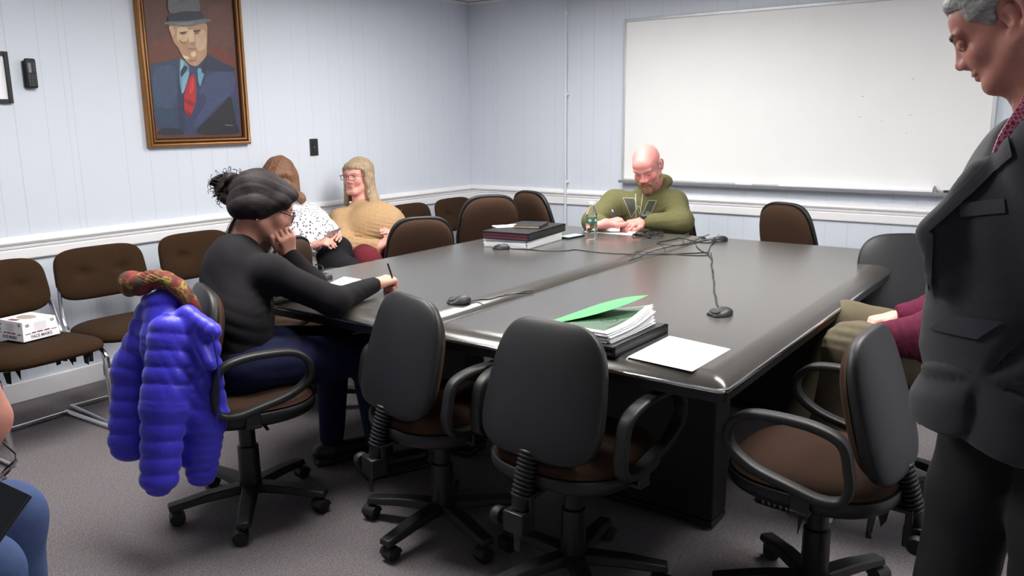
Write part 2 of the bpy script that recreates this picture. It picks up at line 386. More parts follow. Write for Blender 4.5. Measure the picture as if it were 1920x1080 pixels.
# portrait painting
PX = 0.028
pt = empty('portrait_painting', (0.002, -2.629, 1.776)); tag(pt, 'gilt-framed painted portrait of a man in a grey hat, blue suit and red tie', 'painting')
Wd, Hh = 0.69, 1.0
def frm(w0, w1, d0, d1):    # picture-frame ring between offsets w0,w1 from the outside, heights d0->d1
    mb = MB(); a = [(-Wd/2+w0, -Hh/2+w0), (Wd/2-w0, -Hh/2+w0), (Wd/2-w0, Hh/2-w0), (-Wd/2+w0, Hh/2-w0)]
    b_ = [(-Wd/2+w1, -Hh/2+w1), (Wd/2-w1, -Hh/2+w1), (Wd/2-w1, Hh/2-w1), (-Wd/2+w1, Hh/2-w1)]
    n = 7; vs = []
    for i in range(n):
        t = i/(n-1); h = d0+(d1-d0)*t+0.009*math.sin(PI*t)
        for p, q in zip(a, b_): vs.append((h, p[0]+(q[0]-p[0])*t, p[1]+(q[1]-p[1])*t))
    for p in b_: vs.append((0.0, p[0], p[1]))
    for p in a: vs.append((0.0, p[0], p[1]))
    fs = []
    for i in range(n+1):
        for j in range(4): k_ = (j+1) % 4; fs.append((i*4+j, i*4+k_, (i+1)*4+k_, (i+1)*4+j))
    o_ = (n+1)*4
    for j in range(4): k_ = (j+1) % 4; fs.append((o_+j, o_+k_, k_, j))
    return mb.add(vs, fs)
obj('outer_moulding', frm(0, 0.02, 0.03, 0.036), m_gold, pt, ang=60)
obj('groove_moulding', frm(0.02, 0.028, 0.026, 0.024), m_gold2, pt, ang=60)
obj('inner_moulding', frm(0.028, 0.043, 0.032, 0.022), m_gold, pt, ang=60)
obj('liner', frm(0.043, 0.05, 0.02, 0.018), m_gold2, pt, ang=60)
ART = []
def A(col, pts): ART.append((col, pts))
def z3(*p): return [(240+x/3.725, y/3.725) for x, y in p]   # traced from an enlarged crop
A((84, 50, 40), None)
A((100, 50, 36), z3((150, 300), (330, 220), (370, 400), (150, 450)))
A((96, 58, 50), z3((560, 20), (735, 30), (745, 330), (600, 360), (560, 200)))
A((104, 44, 32), z3((570, 380), (600, 300), (750, 400), (760, 480), (600, 420)))
A((44, 56, 84), z3((152, 460), (200, 440), (370, 405), (440, 470), (560, 370), (640, 425), (755, 480), (795, 940), (185, 945)))
A((52, 70, 98), z3((170, 480), (330, 440), (350, 700), (300, 760), (180, 745)))
A((36, 44, 68), z3((355, 500), (372, 480), (395, 700), (400, 940), (372, 940), (350, 800)))
A((38, 60, 82), z3((165, 740), (320, 760), (345, 860), (200, 870)))
A((30, 32, 46), z3((190, 945), (240, 890), (370, 900), (395, 943)))
A((32, 40, 66), z3((560, 375), (650, 430), (752, 475), (750, 500), (560, 500), (520, 470)))
A((56, 66, 98), z3((570, 500), (745, 500), (750, 640), (620, 740), (500, 880), (460, 890), (500, 640)))
A((28, 28, 36), z3((600, 790), (720, 660), (735, 730), (760, 870), (790, 940), (440, 942)))
A((50, 54, 88), z3((735, 600), (755, 560), (790, 930), (765, 880)))
A((46, 52, 84), z3((390, 760), (520, 640), (560, 700), (440, 890), (405, 935)))
A((92, 140, 164), z3((362, 400), (400, 425), (440, 480), (400, 620), (378, 665), (362, 560)))
A((134, 176, 190), z3((372, 415), (392, 432), (378, 520), (366, 530)))
A((120, 160, 178), z3((385, 520), (425, 498), (430, 520), (395, 640), (378, 660)))
A((34, 40, 66), z3((395, 455), (425, 470), (372, 545), (366, 500)))
A((100, 146, 168), z3((485, 470), (540, 490), (520, 560), (505, 610), (490, 560)))
A((30, 38, 62), z3((535, 400), (560, 380), (556, 470), (540, 520), (510, 500)))
A((54, 58, 90), z3((425, 460), (480, 470), (478, 520), (450, 530), (430, 500)))
A((164, 30, 38), z3((445, 520), (468, 525), (476, 600), (478, 715), (430, 832), (395, 770), (388, 680), (420, 560)))
A((126, 22, 32), z3((388, 680), (470, 720), (458, 750), (392, 712)))
A((120, 22, 34), z3((395, 765), (445, 790), (430, 832)))
A((190, 48, 54), z3((440, 560), (460, 540), (462, 640), (425, 660)))
A((176, 138, 108), z3((278, 182), (320, 170), (545, 160), (556, 180), (552, 380), (536, 410), (480, 466), (430, 452), (385, 400), (350, 330), (322, 300)))
A((206, 176, 140), z3((345, 190), (420, 190), (430, 250), (400, 300), (350, 300), (340, 250)))
A((214, 184, 148), z3((420, 210), (460, 205), (468, 290), (440, 310), (425, 280)))
A((196, 164, 132), z3((470, 230), (545, 200), (548, 340), (490, 360), (470, 300)))
A((154, 112, 86), z3((350, 270), (380, 290), (415, 290), (400, 312), (365, 305)))
A((160, 118, 90), z3((430, 295), (475, 295), (465, 312), (440, 312)))
A((84, 62, 58), z3((360, 225), (415, 218), (412, 228), (365, 238)))
A((84, 62, 58), z3((455, 212), (505, 206), (505, 222), (460, 226)))
A((120, 92, 82), z3((368, 236), (408, 230), (404, 240), (374, 243)))
A((120, 92, 82), z3((462, 230), (498, 224), (495, 238), (466, 239)))
A((150, 92, 80), z3((408, 343), (440, 336), (480, 338), (478, 345), (440, 350)))
A((218, 190, 156), z3((440, 365), (470, 358), (478, 385), (458, 400), (440, 390)))
A((222, 196, 160), z3((375, 385), (420, 395), (430, 412), (400, 412)))
A((150, 110, 84), z3((425, 418), (480, 412), (470, 430), (432, 432)))
A((190, 160, 128), z3((285, 185), (315, 185), (328, 240), (305, 250)))
A((96, 98, 100), z3((272, 100), (285, -130), (330, -190), (440, -190), (470, -110), (515, 85), (400, 75)))
A((84, 86, 90), z3((345, 10), (400, -40), (410, 10), (370, 20)))
A((30, 34, 52), z3((278, 108), (400, 80), (512, 78), (538, 130), (420, 150), (280, 158)))
A((104, 106, 108), z3((240, 168), (275, 150), (420, 148), (535, 130), (590, 138), (550, 158), (440, 186), (340, 182)))
A((124, 126, 126), z3((330, 165), (470, 150), (440, 172), (350, 176)))
A((96, 92, 96), z3((672, 870), (735, 872), (730, 880), (680, 878)))
mb = MB(); vc = []
yc0, zc0, yc1, zc1 = -2.629-Wd/2+0.045, 1.776-Hh/2+0.045, -2.629+Wd/2-0.045, 1.776+Hh/2-0.045
for i, (c, pts) in enumerate(ART):
    if pts is None: q = [(yc0, zc0), (yc1, zc0), (yc1, zc1), (yc0, zc1)]
    else:
        pts = [np.array(p, float) for p in pts]
        for _ in range(2 if len(pts) < 14 else 1): pts = [x for a_, c_ in zip(pts, pts[1:]+pts[:1]) for x in (a_*.82+c_*.18, a_*.18+c_*.82)]
        q = [(min(max(p[1], yc0), yc1), min(max(p[2], zc0), zc1)) for p in (onp(x, y, 0, 0.02) for x, y in pts)]
    mb.add([(0.0135+i*0.00012, a+2.629, b_-1.776) for a, b_ in q], [list(range(len(q)))])
    vc += [(*hexc(*c), 1)]*len(q)
obj('canvas', mb, mat('oil_paint', (1, 1, 1), 0.5, attr=True, noise=0.1, nscale=40, bump=0.3, bscale=120), pt, smooth=False, cols=vc)
#@@TABLES
# ------------------------------------------------------------ conference tables
def table(x0, x1, label):
    y0, y1 = -3.655, -1.155; e = empty('conference_table', ((x0+x1)/2, (y0+y1)/2, 0)); tag(e, label, 'table', 'conference tables')
    W2, L2 = (x1-x0)/2, (y1-y0)/2
    # top with wide rolled-over edge
    mb = MB(); prof = [(0, 0.75), (0.0, 0.75)]
    rings = [(0.075, 0.75), (0.066, 0.7496), (0.05, 0.7475), (0.034, 0.7435), (0.02, 0.737), (0.010, 0.729), (0.004, 0.722)]
    vs = []; n = 0
    for ins, z in rings:
        pts = rrect(2*(W2-ins), 2*(L2-ins), max(0.03-ins*0.3, 0.006), 4); n = len(pts)
        vs += [(p[0], p[1], z) for p in pts]
    fs = [list(range(n))]
    for j in range(len(rings)-1):
        for i in range(n): fs.append((j*n+i, (j+1)*n+i, (j+1)*n+(i+1) % n, j*n+(i+1) % n))
    mb.add(vs, fs); mb.mi = [0]+[1]*(len(fs)-1)
    obj('top', mb, [m_table, m_tedge], e, ang=20)
    tr = MB(); n = 0; vs = []
    for ins, z in ((0.004, 0.722), (-0.001, 0.721), (-0.002, 0.7165), (-0.001, 0.712), (0.004, 0.711)):
        pts = rrect(2*(W2-ins), 2*(L2-ins), 0.03, 4); n = len(pts); vs += [(p[0], p[1], z) for p in pts]
    tr.add(vs, [(j*n+i, (j+1)*n+i, (j+1)*n+(i+1) % n, j*n+(i+1) % n) for j in range(4) for i in range(n)])
    obj('edge_trim', tr, m_chrome, e)
    ap = MB(); pts = rrect(2*(W2-0.006), 2*(L2-0.006), 0.025, 4); ap.prism(pts, 0.683, 0.7115)
    obj('apron', ap, m_ped, e)
    for s in (-1, 1):
        obj('pedestal', MB().box((0, s*0.62, 0.36), (0.60, 0.13, 0.646)), m_ped, e, bevel=0.006)
        obj('foot', MB().box((0, s*0.62, 0.022), (0.60, 0.13, 0.022)), m_dark, e, bevel=0.003)
        for t in (-1, 1): obj('glide', MB().lathe([(0.018, 0), (0.02, 0.003), (0.01, 0.006), (0.01, 0.014)], 14, T(t*0.27, s*0.62, 0)), m_grey, e)
    obj('modesty_panel', MB().box((0, 0, 0.50), (0.03, 1.11, 0.366)), m_ped, e)
    return e
table(1.56, 2.636, 'grey-topped conference table on the left, nearer the wall chairs')
table(2.648, 3.725, 'grey-topped conference table on the right, with the green folder on it')
#@@CHAIRS
# ------------------------------------------------------------ swivel chairs (local: faces +Y)
BT = 0.30     # forward tilt of an unoccupied backrest
def make_swivel():
    e = empty('swivel_chair', (0, 0, 0))
    mS = T(0, 0.01, 0.455) @ Rm(-PI/2, 'X')
    obj('seat', MB().pillow(0.46, 0.45, 0.045, 0.02, ex=2.7, M=T(0, 0.01, 0.45) @ Rm(PI/2, 'X'), p=5), m_brown2, e, ang=80)
    obj('seat_shell', MB().pillow(0.475, 0.465, 0.005, 0.05, ex=2.7, M=T(0, 0.01, 0.43) @ Rm(PI/2, 'X'), p=3, rim=0.012), m_black, e, ang=80)
    piv = T(0, -0.262, 0.345)
    Mb = piv @ Rm(-BT, 'X')
    Mc = Mb @ T(0, 0, 0.345)
    obj('backrest', MB().pillow(0.41, 0.375, 0.045, 0.0, ex=3.4, taper=0.20, curve=0.55, M=Mc @ T(0, 0.018, 0), p=4), m_brown2, e, ang=80)
    obj('back_shell', MB().pillow(0.43, 0.395, 0.006, 0.022, ex=4.0, taper=0.20, curve=0.55, M=Mc, p=3, rim=0.009), m_black, e, ang=80)
    bel = MB(); pr = []
    for i in range(11):
        z = 0.035+i*0.0125; pr += [(0.026, z), (0.034, z+0.004), (0.034, z+0.007), (0.026, z+0.0105)]
    bel.lathe([(0.022, 0.0)]+pr+[(0.025, 0.18)], 18, Mb @ Matrix.Diagonal((1, .8, 1, 1)))
    obj('bellows', bel, m_black, e, ang=60)
    brk = MB().box((0, -0.262, 0.315), (0.07, 0.06, 0.062)).box((0, -0.13, 0.385), (0.07, 0.25, 0.012)).box((0.012, -0.285, 0.262), (0.022, 0.008, 0.06)).box((0, -0.245, 0.36), (0.07, 0.02, 0.05))
    obj('bracket', brk, m_dark, e, bevel=0.004)
    kn = MB().lathe([(0.008, 0), (0.008, 0.02), (0.023, 0.022), (0.026, 0.03), (0.026, 0.042), (0.022, 0.05)], 18, T(-0.03, -0.275, 0.315) @ Rm(-PI/2, 'Y'))
    obj('knob', kn, m_rubber, e)
    for s in (-1, 1):
        X = s*0.262
        loop = spline([(X, -0.145, 0.56), (X, -0.125, 0.625), (X, -0.06, 0.652), (X, 0.04, 0.658), (X, 0.125, 0.648), (X, 0.17, 0.605), (X, 0.165, 0.55),
                       (X, 0.10, 0.505), (X, 0.0, 0.478), (X, -0.08, 0.462), (X, -0.135, 0.475), (X, -0.15, 0.515)], 7, True)
        a = obj('armrest', MB().sweep(loop, rrect(0.023, 0.042, 0.009, 3), True, up=(0, 0, 1)), m_arm, e, ang=50)
        obj('arm_bracket', MB().box((s*0.2, -0.03, 0.412), (0.14, 0.05, 0.012)).box((s*0.262, -0.03, 0.437), (0.012, 0.05, 0.06)), m_dark, a, bevel=0.003)
    obj('tilt_plate', MB().box((0, 0.0, 0.372), (0.2, 0.22, 0.03)).box((0.14, 0.03, 0.37), (0.12, 0.012, 0.01)), m_dark, e, bevel=0.004)
    obj('column', MB().lathe([(0.040, 0.07), (0.038, 0.25), (0.030, 0.255), (0.030, 0.37)], 20), m_dark, e)
    for k in range(5):
        a = 2*PI*k/5+0.35; M = Rm(a, 'Z')
        sec = [(-0.022, -0.013), (0.022, -0.013), (0.019, 0.012), (-0.019, 0.012)]
        mb = MB()
        pts = [(0.0, 0.104), (0.06, 0.106), (0.16, 0.100), (0.24, 0.089), (0.290, 0.083)]
        vs = []
        for i, (x, z) in enumerate(pts):
            wv = 0.034-0.008*i/4; h = 0.034-0.003*i
            vs += [(x, -wv, z-h), (x, wv, z-h), (x, wv*.8, z), (x, -wv*.8, z)]
        fs = [(0, 1, 2, 3)[::-1]]+[(i*4+j, i*4+(j+1) % 4, (i+1)*4+(j+1) % 4, (i+1)*4+j) for i in range(4) for j in range(4)]+[(16, 17, 18, 19)]
        mb.add(vs, fs, M=M)
        lg = obj('leg', mb, m_arm, e, bevel=0.005)
        cm = MB()
        C0 = M @ T(0.275, 0, 0) @ Rm(1.1+k*1.7, 'Z')
        cm.lathe([(0.007, 0.04), (0.007, 0.062)], 10, M @ T(0.275, 0, 0))
        for s in (-1, 1): cm.lathe([(0.012, -0.009), (0.024, -0.009), (0.0255, -0.006), (0.0255, 0.006), (0.024, 0.009), (0.012, 0.009)], 20, C0 @ T(-0.012, s*0.0125, 0.0265) @ Rm(PI/2, 'X'))
        hood = [(0.0275*math.cos(t), 0.0265+0.0275*math.sin(t)) for t in [PI*0.02+i*PI*0.96/10 for i in range(11)]]
        cm.prism([(x-0.012, z) for x, z in hood], -0.026, 0.026, C0 @ Rm(PI/2, 'X') if 0 else C0 @ Matrix(((1, 0, 0, 0), (0, 0, 1, 0), (0, 1, 0, 0), (0, 0, 0, 1))))
        obj('castor', cm, m_rubber, lg, ang=40)
    return e
SW = [((2.0, -3.885), (0.40, 0.92), 'swivel chair under the woman in black, with the blue jacket hung on its back'),
      ((2.695, -3.60), (0.27, 0.96), 'empty swivel chair with black back between the blue jacket and the nearest chair'),
      ((3.25, -3.63), (0.08, 0.99), 'empty swivel chair nearest the camera, its black back before the green folder'),
      ((3.90, -3.34), (-0.99, 0.05), 'empty swivel chair beside the man in the suit, seen from its left side'),
      ((4.03, -2.42), (-0.97, 0.25), 'swivel chair under the person in the maroon sweater'),
      ((3.66, -1.46), (-0.66, 0.75), 'empty swivel chair at the far right corner of the tables, black shell toward the camera'),
      ((2.93, -0.86), (-0.40, -0.92), 'empty swivel chair at the far end of the tables under the whiteboard'),
      ((2.10, -0.72), (0.15, -0.99), 'swivel chair under the man in the green hoodie'),
      ((1.25, -1.04), (-0.28, -0.96), 'empty swivel chair nearest the room corner, behind the stack of binders'),
      ((1.40, -1.55), (0.80, -0.60), 'empty swivel chair left of the binder stack, second from the corner'),
      ((1.44, -2.23), (0.84, -0.54), 'empty swivel chair in front of the blonde woman, brown back showing'),
      ((1.36, -3.00), (0.95, 0.30), 'swivel chair pushed under the table beyond the woman in black')]
proto = make_swivel(); SWC = []
LIFT = [0, 0, 0, 0, 0, .02, .06, 0, .07, .09, .02, 0]
SPIN = [0.57, 0.85, 0.2, 0.5, 0.9, .3, .7, 0, .2, .6, 0, .4]
for i, ((x, y), fdir, lb) in enumerate(SW):
    o = proto if i == 0 else ctree(proto)
    o.location = (x, y, 0); o.rotation_euler = (0, 0, math.atan2(fdir[1], fdir[0])-PI/2)
    tag(o, lb, 'chair', 'swivel chairs around the conference tables'); SWC.append(o)
    for ch_ in o.children:
        if ch_.name.startswith('leg'): ch_.rotation_euler = (0, 0, SPIN[i])
        if ch_.name.startswith(('backrest', 'back_shell')): ch_.location = (0, LIFT[i]*math.sin(BT), LIFT[i]*math.cos(BT))
# the chair at far end / occupied chairs: backrest more upright (separate tilt)
# ------------------------------------------------------------ wall chairs (local: faces +Y, back near the wall)
def make_wallchair():
    e = empty('side_chair', (0, 0, 0))
    obj('seat', MB().pillow(0.50, 0.47, 0.05, 0.028, ex=4.0, M=T(0, 0.045, 0.415) @ Rm(PI/2+0.05, 'X'), p=4, rim=0.004), m_brown, e, ang=80)
    Mb = T(0, -0.235, 0.67) @ Rm(0.20, 'X')
    obj('backrest', MB().pillow(0.47, 0.265, 0.03, 0.012, ex=4.2, taper=0.06, curve=0.3, M=Mb, p=4, rim=0.006,
        dim=[(-0.10, 0.0, 0.03, 0.024), (0.10, 0.0, 0.03, 0.024), (-0.10, 0.0, 0.010, 0.010), (0.10, 0.0, 0.010, 0.010)], N=96), m_brown, e, ang=80)
    for s in (-1, 1):
        X = s*0.235
        p = [(X*0.93, -0.215, 0.65), (X, -0.185, 0.50), (X, -0.13, 0.415), (X, 0.0, 0.385), (X, 0.14, 0.392), (X, 0.205, 0.375), (X, 0.225, 0.33), (X, 0.235, 0.2), (X, 0.25, 0.05), (X, 0.245, 0.016), (X, 0.2, 0.0115), (X, 0.0, 0.0115), (X, -0.2, 0.0115)]
        lg = obj('leg', MB().tube(spline(p, 5), 0.0115, 10), m_chrome, e)
        obj('leg_sleeve', MB().lathe([(0.0135, 0), (0.0135, 0.05)], 12, T(X, 0.2265, 0.26)), mat('clear_sleeve', hexc(170, 170, 172), 0.3), lg)
    obj('rear_bar', MB().tube([(-0.235, -0.19, 0.0115), (0.235, -0.19, 0.0115)], 0.0105, 10), m_chrome, e)
    obj('under_bar', MB().tube([(-0.235, 0.1, 0.385), (0.235, 0.1, 0.385)], 0.009, 8), m_chrome, e)
    return e
WY = [(-4.0, 'brown padded side chair at the far left, with the white box on its seat'), (-3.49, 'brown side chair second from the left along the wall, directly left of the blue jacket'),
      (-2.90, 'brown side chair by the wall partly hidden behind the woman in black'), (-2.28, 'brown side chair under the woman in the speckled blouse'),
      (-1.70, 'brown side chair under the blonde woman in the tan sweater'), (-1.09, 'empty brown side chair just right of the blonde woman'), (-0.57, 'empty brown side chair by the wall nearest the room corner')]
wp = make_wallchair(); rng = random.Random(3)
for i, (y, lb) in enumerate(WY):
    o = wp if i == 0 else ctree(wp)
    o.location = (0.50+(0.10 if i == 0 else 0.04 if i == 1 else 0), y, 0); o.rotation_euler = (0, 0, -PI/2+(0.04 if i == 0 else -0.05 if i == 1 else rng.uniform(-.03, .03)))
    tag(o, lb, 'chair', 'brown side chairs along the left wall')
    if i == 0: SC0 = o
rg = random.Random(5)
def rag(parent, x0, x1, y, z, n, ln):
    t = []
    for i in range(n+1):
        x = x0+(x1-x0)*i/n; t.append((x, y+rg.uniform(-.01, .01), z, z-rg.uniform(0.15, 1)*ln))
    for i in range(n):
        if rg.random() < .4: continue
        a, b_ = t[i], t[i+1]; mm = (a[0]+b_[0])/2
        mb = MB(); mb.add([(a[0], a[1], z), (b_[0], b_[1], z), (mm+.006, a[1]-.006, b_[3]+.01), (mm-.008, a[1]+.004, a[3]),
                (a[0], a[1]-.002, z), (b_[0], b_[1]-.002, z), (mm+.006, a[1]-.008, b_[3]+.01), (mm-.008, a[1]+.002, a[3])],
               [(0, 1, 2, 3), (7, 6, 5, 4), (0, 4, 5, 1), (1, 5, 6, 2), (2, 6, 7, 3), (3, 7, 4, 0)])
        obj('torn_lining', mb, mat('lining', hexc(34, 36, 34), 0.95), parent)
rag(SC0, -0.20, 0.19, 0.17, 0.39, 16, 0.06)
rag(SWC[3], -0.2, 0.16, -0.18, 0.40, 10, 0.1)
rag(SWC[3], -0.2, 0.0, 0.0, 0.40, 6, 0.09)
#@@TABLETOP
# ------------------------------------------------------------ things on the tables
ZT = 0.75
def frame(o, xd):       # matrix with x axis xd (2D), z up
    x = Vector((xd[0], xd[1], 0)).normalized(); y = Vector((-x.y, x.x, 0))
    return Matrix(((x.x, y.x, 0, o[0]), (x.y, y.y, 0, o[1]), (0, 0, 1, o[2]), (0, 0, 0, 1)))
def sheet(name, pts, z, lab, cat, thick=0.0006, m_=None, parent=None):
    c = np.mean(pts, axis=0); mb = MB(); mb.prism([(p[0]-c[0], p[1]-c[1]) for p in pts], 0, thick)
    o = obj(name, mb, m_ or m_paper, parent, loc=(c[0], c[1], z), smooth=False)
    if lab: tag(o, lab, cat)
    return o
def P2(x, y, z=ZT): p = onp(x, y, 2, z); return (p[0], p[1])
sh = sheet('paper_sheet', [P2(1298, 697), P2(1370, 655), P2(1255, 630), P2(1176, 670)], ZT+0.0004, 'blank white sheet of paper on the near corner of the right table', 'paper')
sheet('paper_sheet', [P2(1096, 435), P2(1184, 441.5), P2(1205, 428), P2(1118, 423)], ZT+0.0004, 'white sheet the man in the green hoodie is writing on', 'paper')
sheet('paper_sheet', [P2(607, 536), P2(700, 540), P2(676, 524), P2(645, 519)], ZT+0.0004, 'white sheet of paper under the forearm of the woman in black', 'paper')
# microphones
def mic(px, py, ang, lab):
    p = onp(px, py, 2, ZT); e = empty('table_microphone', (p[0], p[1], ZT), ang); tag(e, lab, 'microphone', 'boundary microphones on the tables')
    mb = MB(); prof = [(-0.042, 0.022, 0.004), (-0.036, 0.030, 0.010), (-0.015, 0.036, 0.019), (0.012, 0.034, 0.027), (0.03, 0.024, 0.025), (0.046, 0.009, 0.016)]
    vs = []; k = 9
    for x, wv, h in prof:
        for i in range(k):
            a = PI*i/(k-1); vs.append((x, wv*math.cos(a), 0.0015+h*math.sin(a)**.6))
    fs = [(i*k+j, i*k+j+1, (i+1)*k+j+1, (i+1)*k+j)[::-1] for i in range(len(prof)-1) for j in range(k-1)]
    fs += [(i*k, (i+1)*k, (i+1)*k+k-1, i*k+k-1)[::-1] for i in range(len(prof)-1)]
    fs += [list(range(k)), [(len(prof)-1)*k+j for j in range(k)][::-1]]
    obj('housing', mb.add(vs, fs), m_black, e, ang=50)
    obj('grille', MB().pillow(0.05, 0.026, 0.003, 0.0, ex=2.4, M=T(-0.024, 0, 0.0165) @ Rm(-0.42, 'Y') @ Rm(PI/2, 'Z') @ Rm(PI/2, 'X'), p=4, rim=.002), mat('mic_mesh', hexc(62, 62, 64), 0.35, metal=.5, bump=0.6, bscale=900), e)
    obj('logo_plate', MB().box((-0.0405, 0.0, 0.007), (0.002, 0.018, 0.003), Rm(0, 'Y')), m_grey, e)
    return p
mic(940, 467, 0.2, 'black table microphone beside the stack of binders')
mic(1350, 452, 1.0, 'black table microphone at the far end where the cables meet')
mic(1351, 591, 1.0, 'black table microphone nearest the camera, alone on the right table')
mic(860, 568, 0.9, 'black table microphone at the seam just behind the second chair')
mic(603, 524, 1.0, 'black table microphone beside the forearm of the woman in black')
def cable(name, pts, r, lab, zz=None, group='microphone cables'):
    P = []
    for i, q in enumerate(pts):
        x, y = q[0], q[1]; z = ZT+r+(q[2] if len(q) > 2 else 0.0); p = onp(x, y, 2, z); P.append((p[0], p[1], z))
    c = P[0]; P = [(p[0]-c[0], p[1]-c[1], p[2]-c[2]) for p in P]
    o = obj(name, MB().tube(spline(P, 6), r, 7), m_cable, loc=c); tag(o, lab, 'cable', group); return o
cable('microphone_cable', [(958, 466), (985, 467), (1020, 470), (1060, 470), (1080, 468), (1110, 472), (1150, 475), (1200, 477), (1250, 477), (1290, 475), (1328, 473)], 0.0022, 'thin black cable running from the microphone by the binders to the cable junction')
cable('microphone_cable', [(1333, 474), (1336, 490), (1333, 496), (1338, 510), (1336, 518), (1340, 530), (1338, 545), (1343, 556), (1345, 570), (1349, 578)], 0.0024, 'black twisted cable leading down to the nearest microphone')
cable('microphone_cable', [(1349, 578), (1343, 568), (1341, 556), (1340, 545), (1338, 530), (1338, 518), (1335, 508), (1335, 496), (1334, 486), (1326, 474, .004)], 0.0022, 'second strand of the twisted cable leading down to the nearest microphone')
cable('microphone_cable', [(878, 566), (895, 562), (918, 561), (935, 556), (960, 552), (985, 546), (1000, 545), (992, 549), (970, 550), (945, 552)], 0.003, 'black cable behind the microphone at the table seam')
cable('microphone_cable', [(1345, 449, .01), (1325, 450), (1300, 456), (1275, 460), (1240, 458), (1232, 456), (1240, 453), (1262, 449), (1272, 446), (1285, 448), (1310, 454), (1330, 455), (1345, 452, .008)], 0.0024, 'looped black cable left of the far microphone')
cable('microphone_cable', [(1330, 440), (1318, 444), (1290, 456), (1250, 464), (1215, 474), (1200, 482), (1180, 488)], 0.0022, 'black cable running along the table seam')
cable('microphone_cable', [(1345, 452, .008), (1335, 458), (1330, 466), (1326, 474), (1315, 470), (1306, 462), (1304, 455), (1290, 450)], 0.0022, 'black cable hanging from the far microphone into the junction')
cable('microphone_cable', [(1348, 440, .01), (1340, 450, .01), (1332, 462), (1328, 474, .004), (1320, 479), (1280, 478), (1240, 475), (1195, 472), (1190, 480)], 0.002, 'thin black cable passing beside the junction toward the seam')
cable('microphone_cable', [(603, 521), (600, 514), (606, 505), (602, 498), (590, 496)], 0.003, 'thin black cable curling up beside the microphone of the woman in black')
# bundled cable near the man's hands
p = onp(1212, 446, 2, ZT); P = []
for i in range(120):
    t = i/120*2*PI*3.6; rx = 0.085+0.022*math.sin(i*0.37); ry = 0.032+0.012*math.sin(i*0.61+1)
    P.append((rx*math.cos(t)+0.012*math.sin(i*.21), ry*math.sin(t)+.01*math.sin(i*.13), 0.006+0.016*(0.5+0.5*math.sin(i*0.53))+0.00012*i))
cb = obj('coiled_cable', MB().tube(spline(P, 3), 0.0028, 7), m_cable, loc=(p[0]+.01, p[1], ZT)); cb.rotation_euler = (0, 0, 0.9)
tag(cb, 'tangled coil of black cable on the table by the wristwatch of the man in green', 'cable')
obj('cable_tie', MB().tube([(0.0, 0.045*math.cos(t), 0.02+0.018*math.sin(t)) for t in [i*2*PI/16 for i in range(16)]], 0.003, 6, True), m_rubber, cb)
# phone
p = onp(1072, 445, 2, ZT); e = empty('smartphone', (p[0], p[1], ZT), 1.45); tag(e, 'black smartphone with a lit green screen on the table', 'phone')
obj('case', MB().box((0, 0, 0.0055), (0.15, 0.074, 0.0095)), m_black, e, bevel=0.004)
obj('screen', MB().box((0, 0, 0.0106), (0.134, 0.062, 0.0008)), mat('lit_screen', hexc(150, 205, 180), 0.2, emit=0.45), e)
# water bottle
p = onp(1109, 448, 2, ZT); e = empty('water_bottle', (p[0], p[1], ZT)); tag(e, 'clear plastic water bottle with a green label, standing by the man in green', 'bottle')
m_pet = mat('pet_plastic', (1, 1, 1), 0.04, trans=1.0)
MATS['pet_plastic'].node_tree.nodes['Principled BSDF'].inputs['IOR'].default_value = 1.2
prof = [(0.0, 0.004), (0.018, 0.002), (0.028, 0.0), (0.032, 0.008), (0.0315, 0.03), (0.029, 0.036), (0.032, 0.042), (0.032, 0.055), (0.029, 0.061), (0.032, 0.067), (0.032, 0.085), (0.0305, 0.088), (0.0305, 0.128), (0.032, 0.132),
        (0.031, 0.142), (0.026, 0.158), (0.018, 0.175), (0.0125, 0.186), (0.0115, 0.19), (0.0115, 0.2)]
obj('bottle_body', MB().lathe(prof, 32), m_pet, e, ang=60)
mw = mat('water', (0.97, 0.99, 1.0), 0.0, trans=1.0)
obj('label', MB().lathe([(0.0312, 0.09), (0.0315, 0.091), (0.0315, 0.126), (0.0312, 0.127)], 32), mat('bottle_label', hexc(62, 102, 84), 0.5), e)
lb_ = MB()
for k in range(3): lb_.prism([(0.008*math.cos(t*PI/6), 0.010*math.sin(t*PI/6)) for t in range(12)], 0, 0.0008, Rm(-1.35+k*1.1, 'Z') @ T(0.0316, 0, 0.108) @ Rm(PI/2, 'Y'))
obj('label_emblem', lb_, mat('emblem_pale', hexc(180, 200, 170), 0.5), e)
obj('cap', MB().lathe([(0.0135, 0.192), (0.0145, 0.194), (0.0145, 0.207), (0.0125, 0.21)], 24), mat('white_plastic', hexc(236, 238, 240), 0.4), e, ang=50)
# stack near the man: white binder, black portfolio, note pads
FB = (2.067-1.72, -2.144+1.957)
def book(M, L, W, H, name, mats, lab, cat, spine=True, pages=m_paper, group=None, ct=0.003):
    e = bpy.data.objects.new(name, None); COL.objects.link(e); e.matrix_world = M; tag(e, lab, cat, group)
    c = MB().box((0, 0, ct/2), (L, W, ct)).box((0, 0, H-ct/2), (L, W, ct))
    if spine: c.box((L/2-ct/2, 0, H/2), (ct, W, H))
    obj('cover', c, mats, e, bevel=0.0015)
    pg = MB(); n = max(3, int(H/0.006)); r = random.Random(int(L*999+H*7777)); hh = (H-2*ct)/n
    for i in range(n): pg.box((-0.004+r.uniform(-.006, .003), r.uniform(-.004, .004), ct+hh*(i+.5)), (L-0.012, W-0.012, hh*0.93))
    obj('pages', pg, pages, e)
    return e
bc = np.array(P2(1000, 452)); ax = (np.array(P2(1052, 446))-np.array(P2(990, 468))); ax = ax/np.linalg.norm(ax)
cpt = np.array(P2(990, 468))*.5+np.array(P2(932, 455))*.5
Ls, Ws = 0.28, 0.25
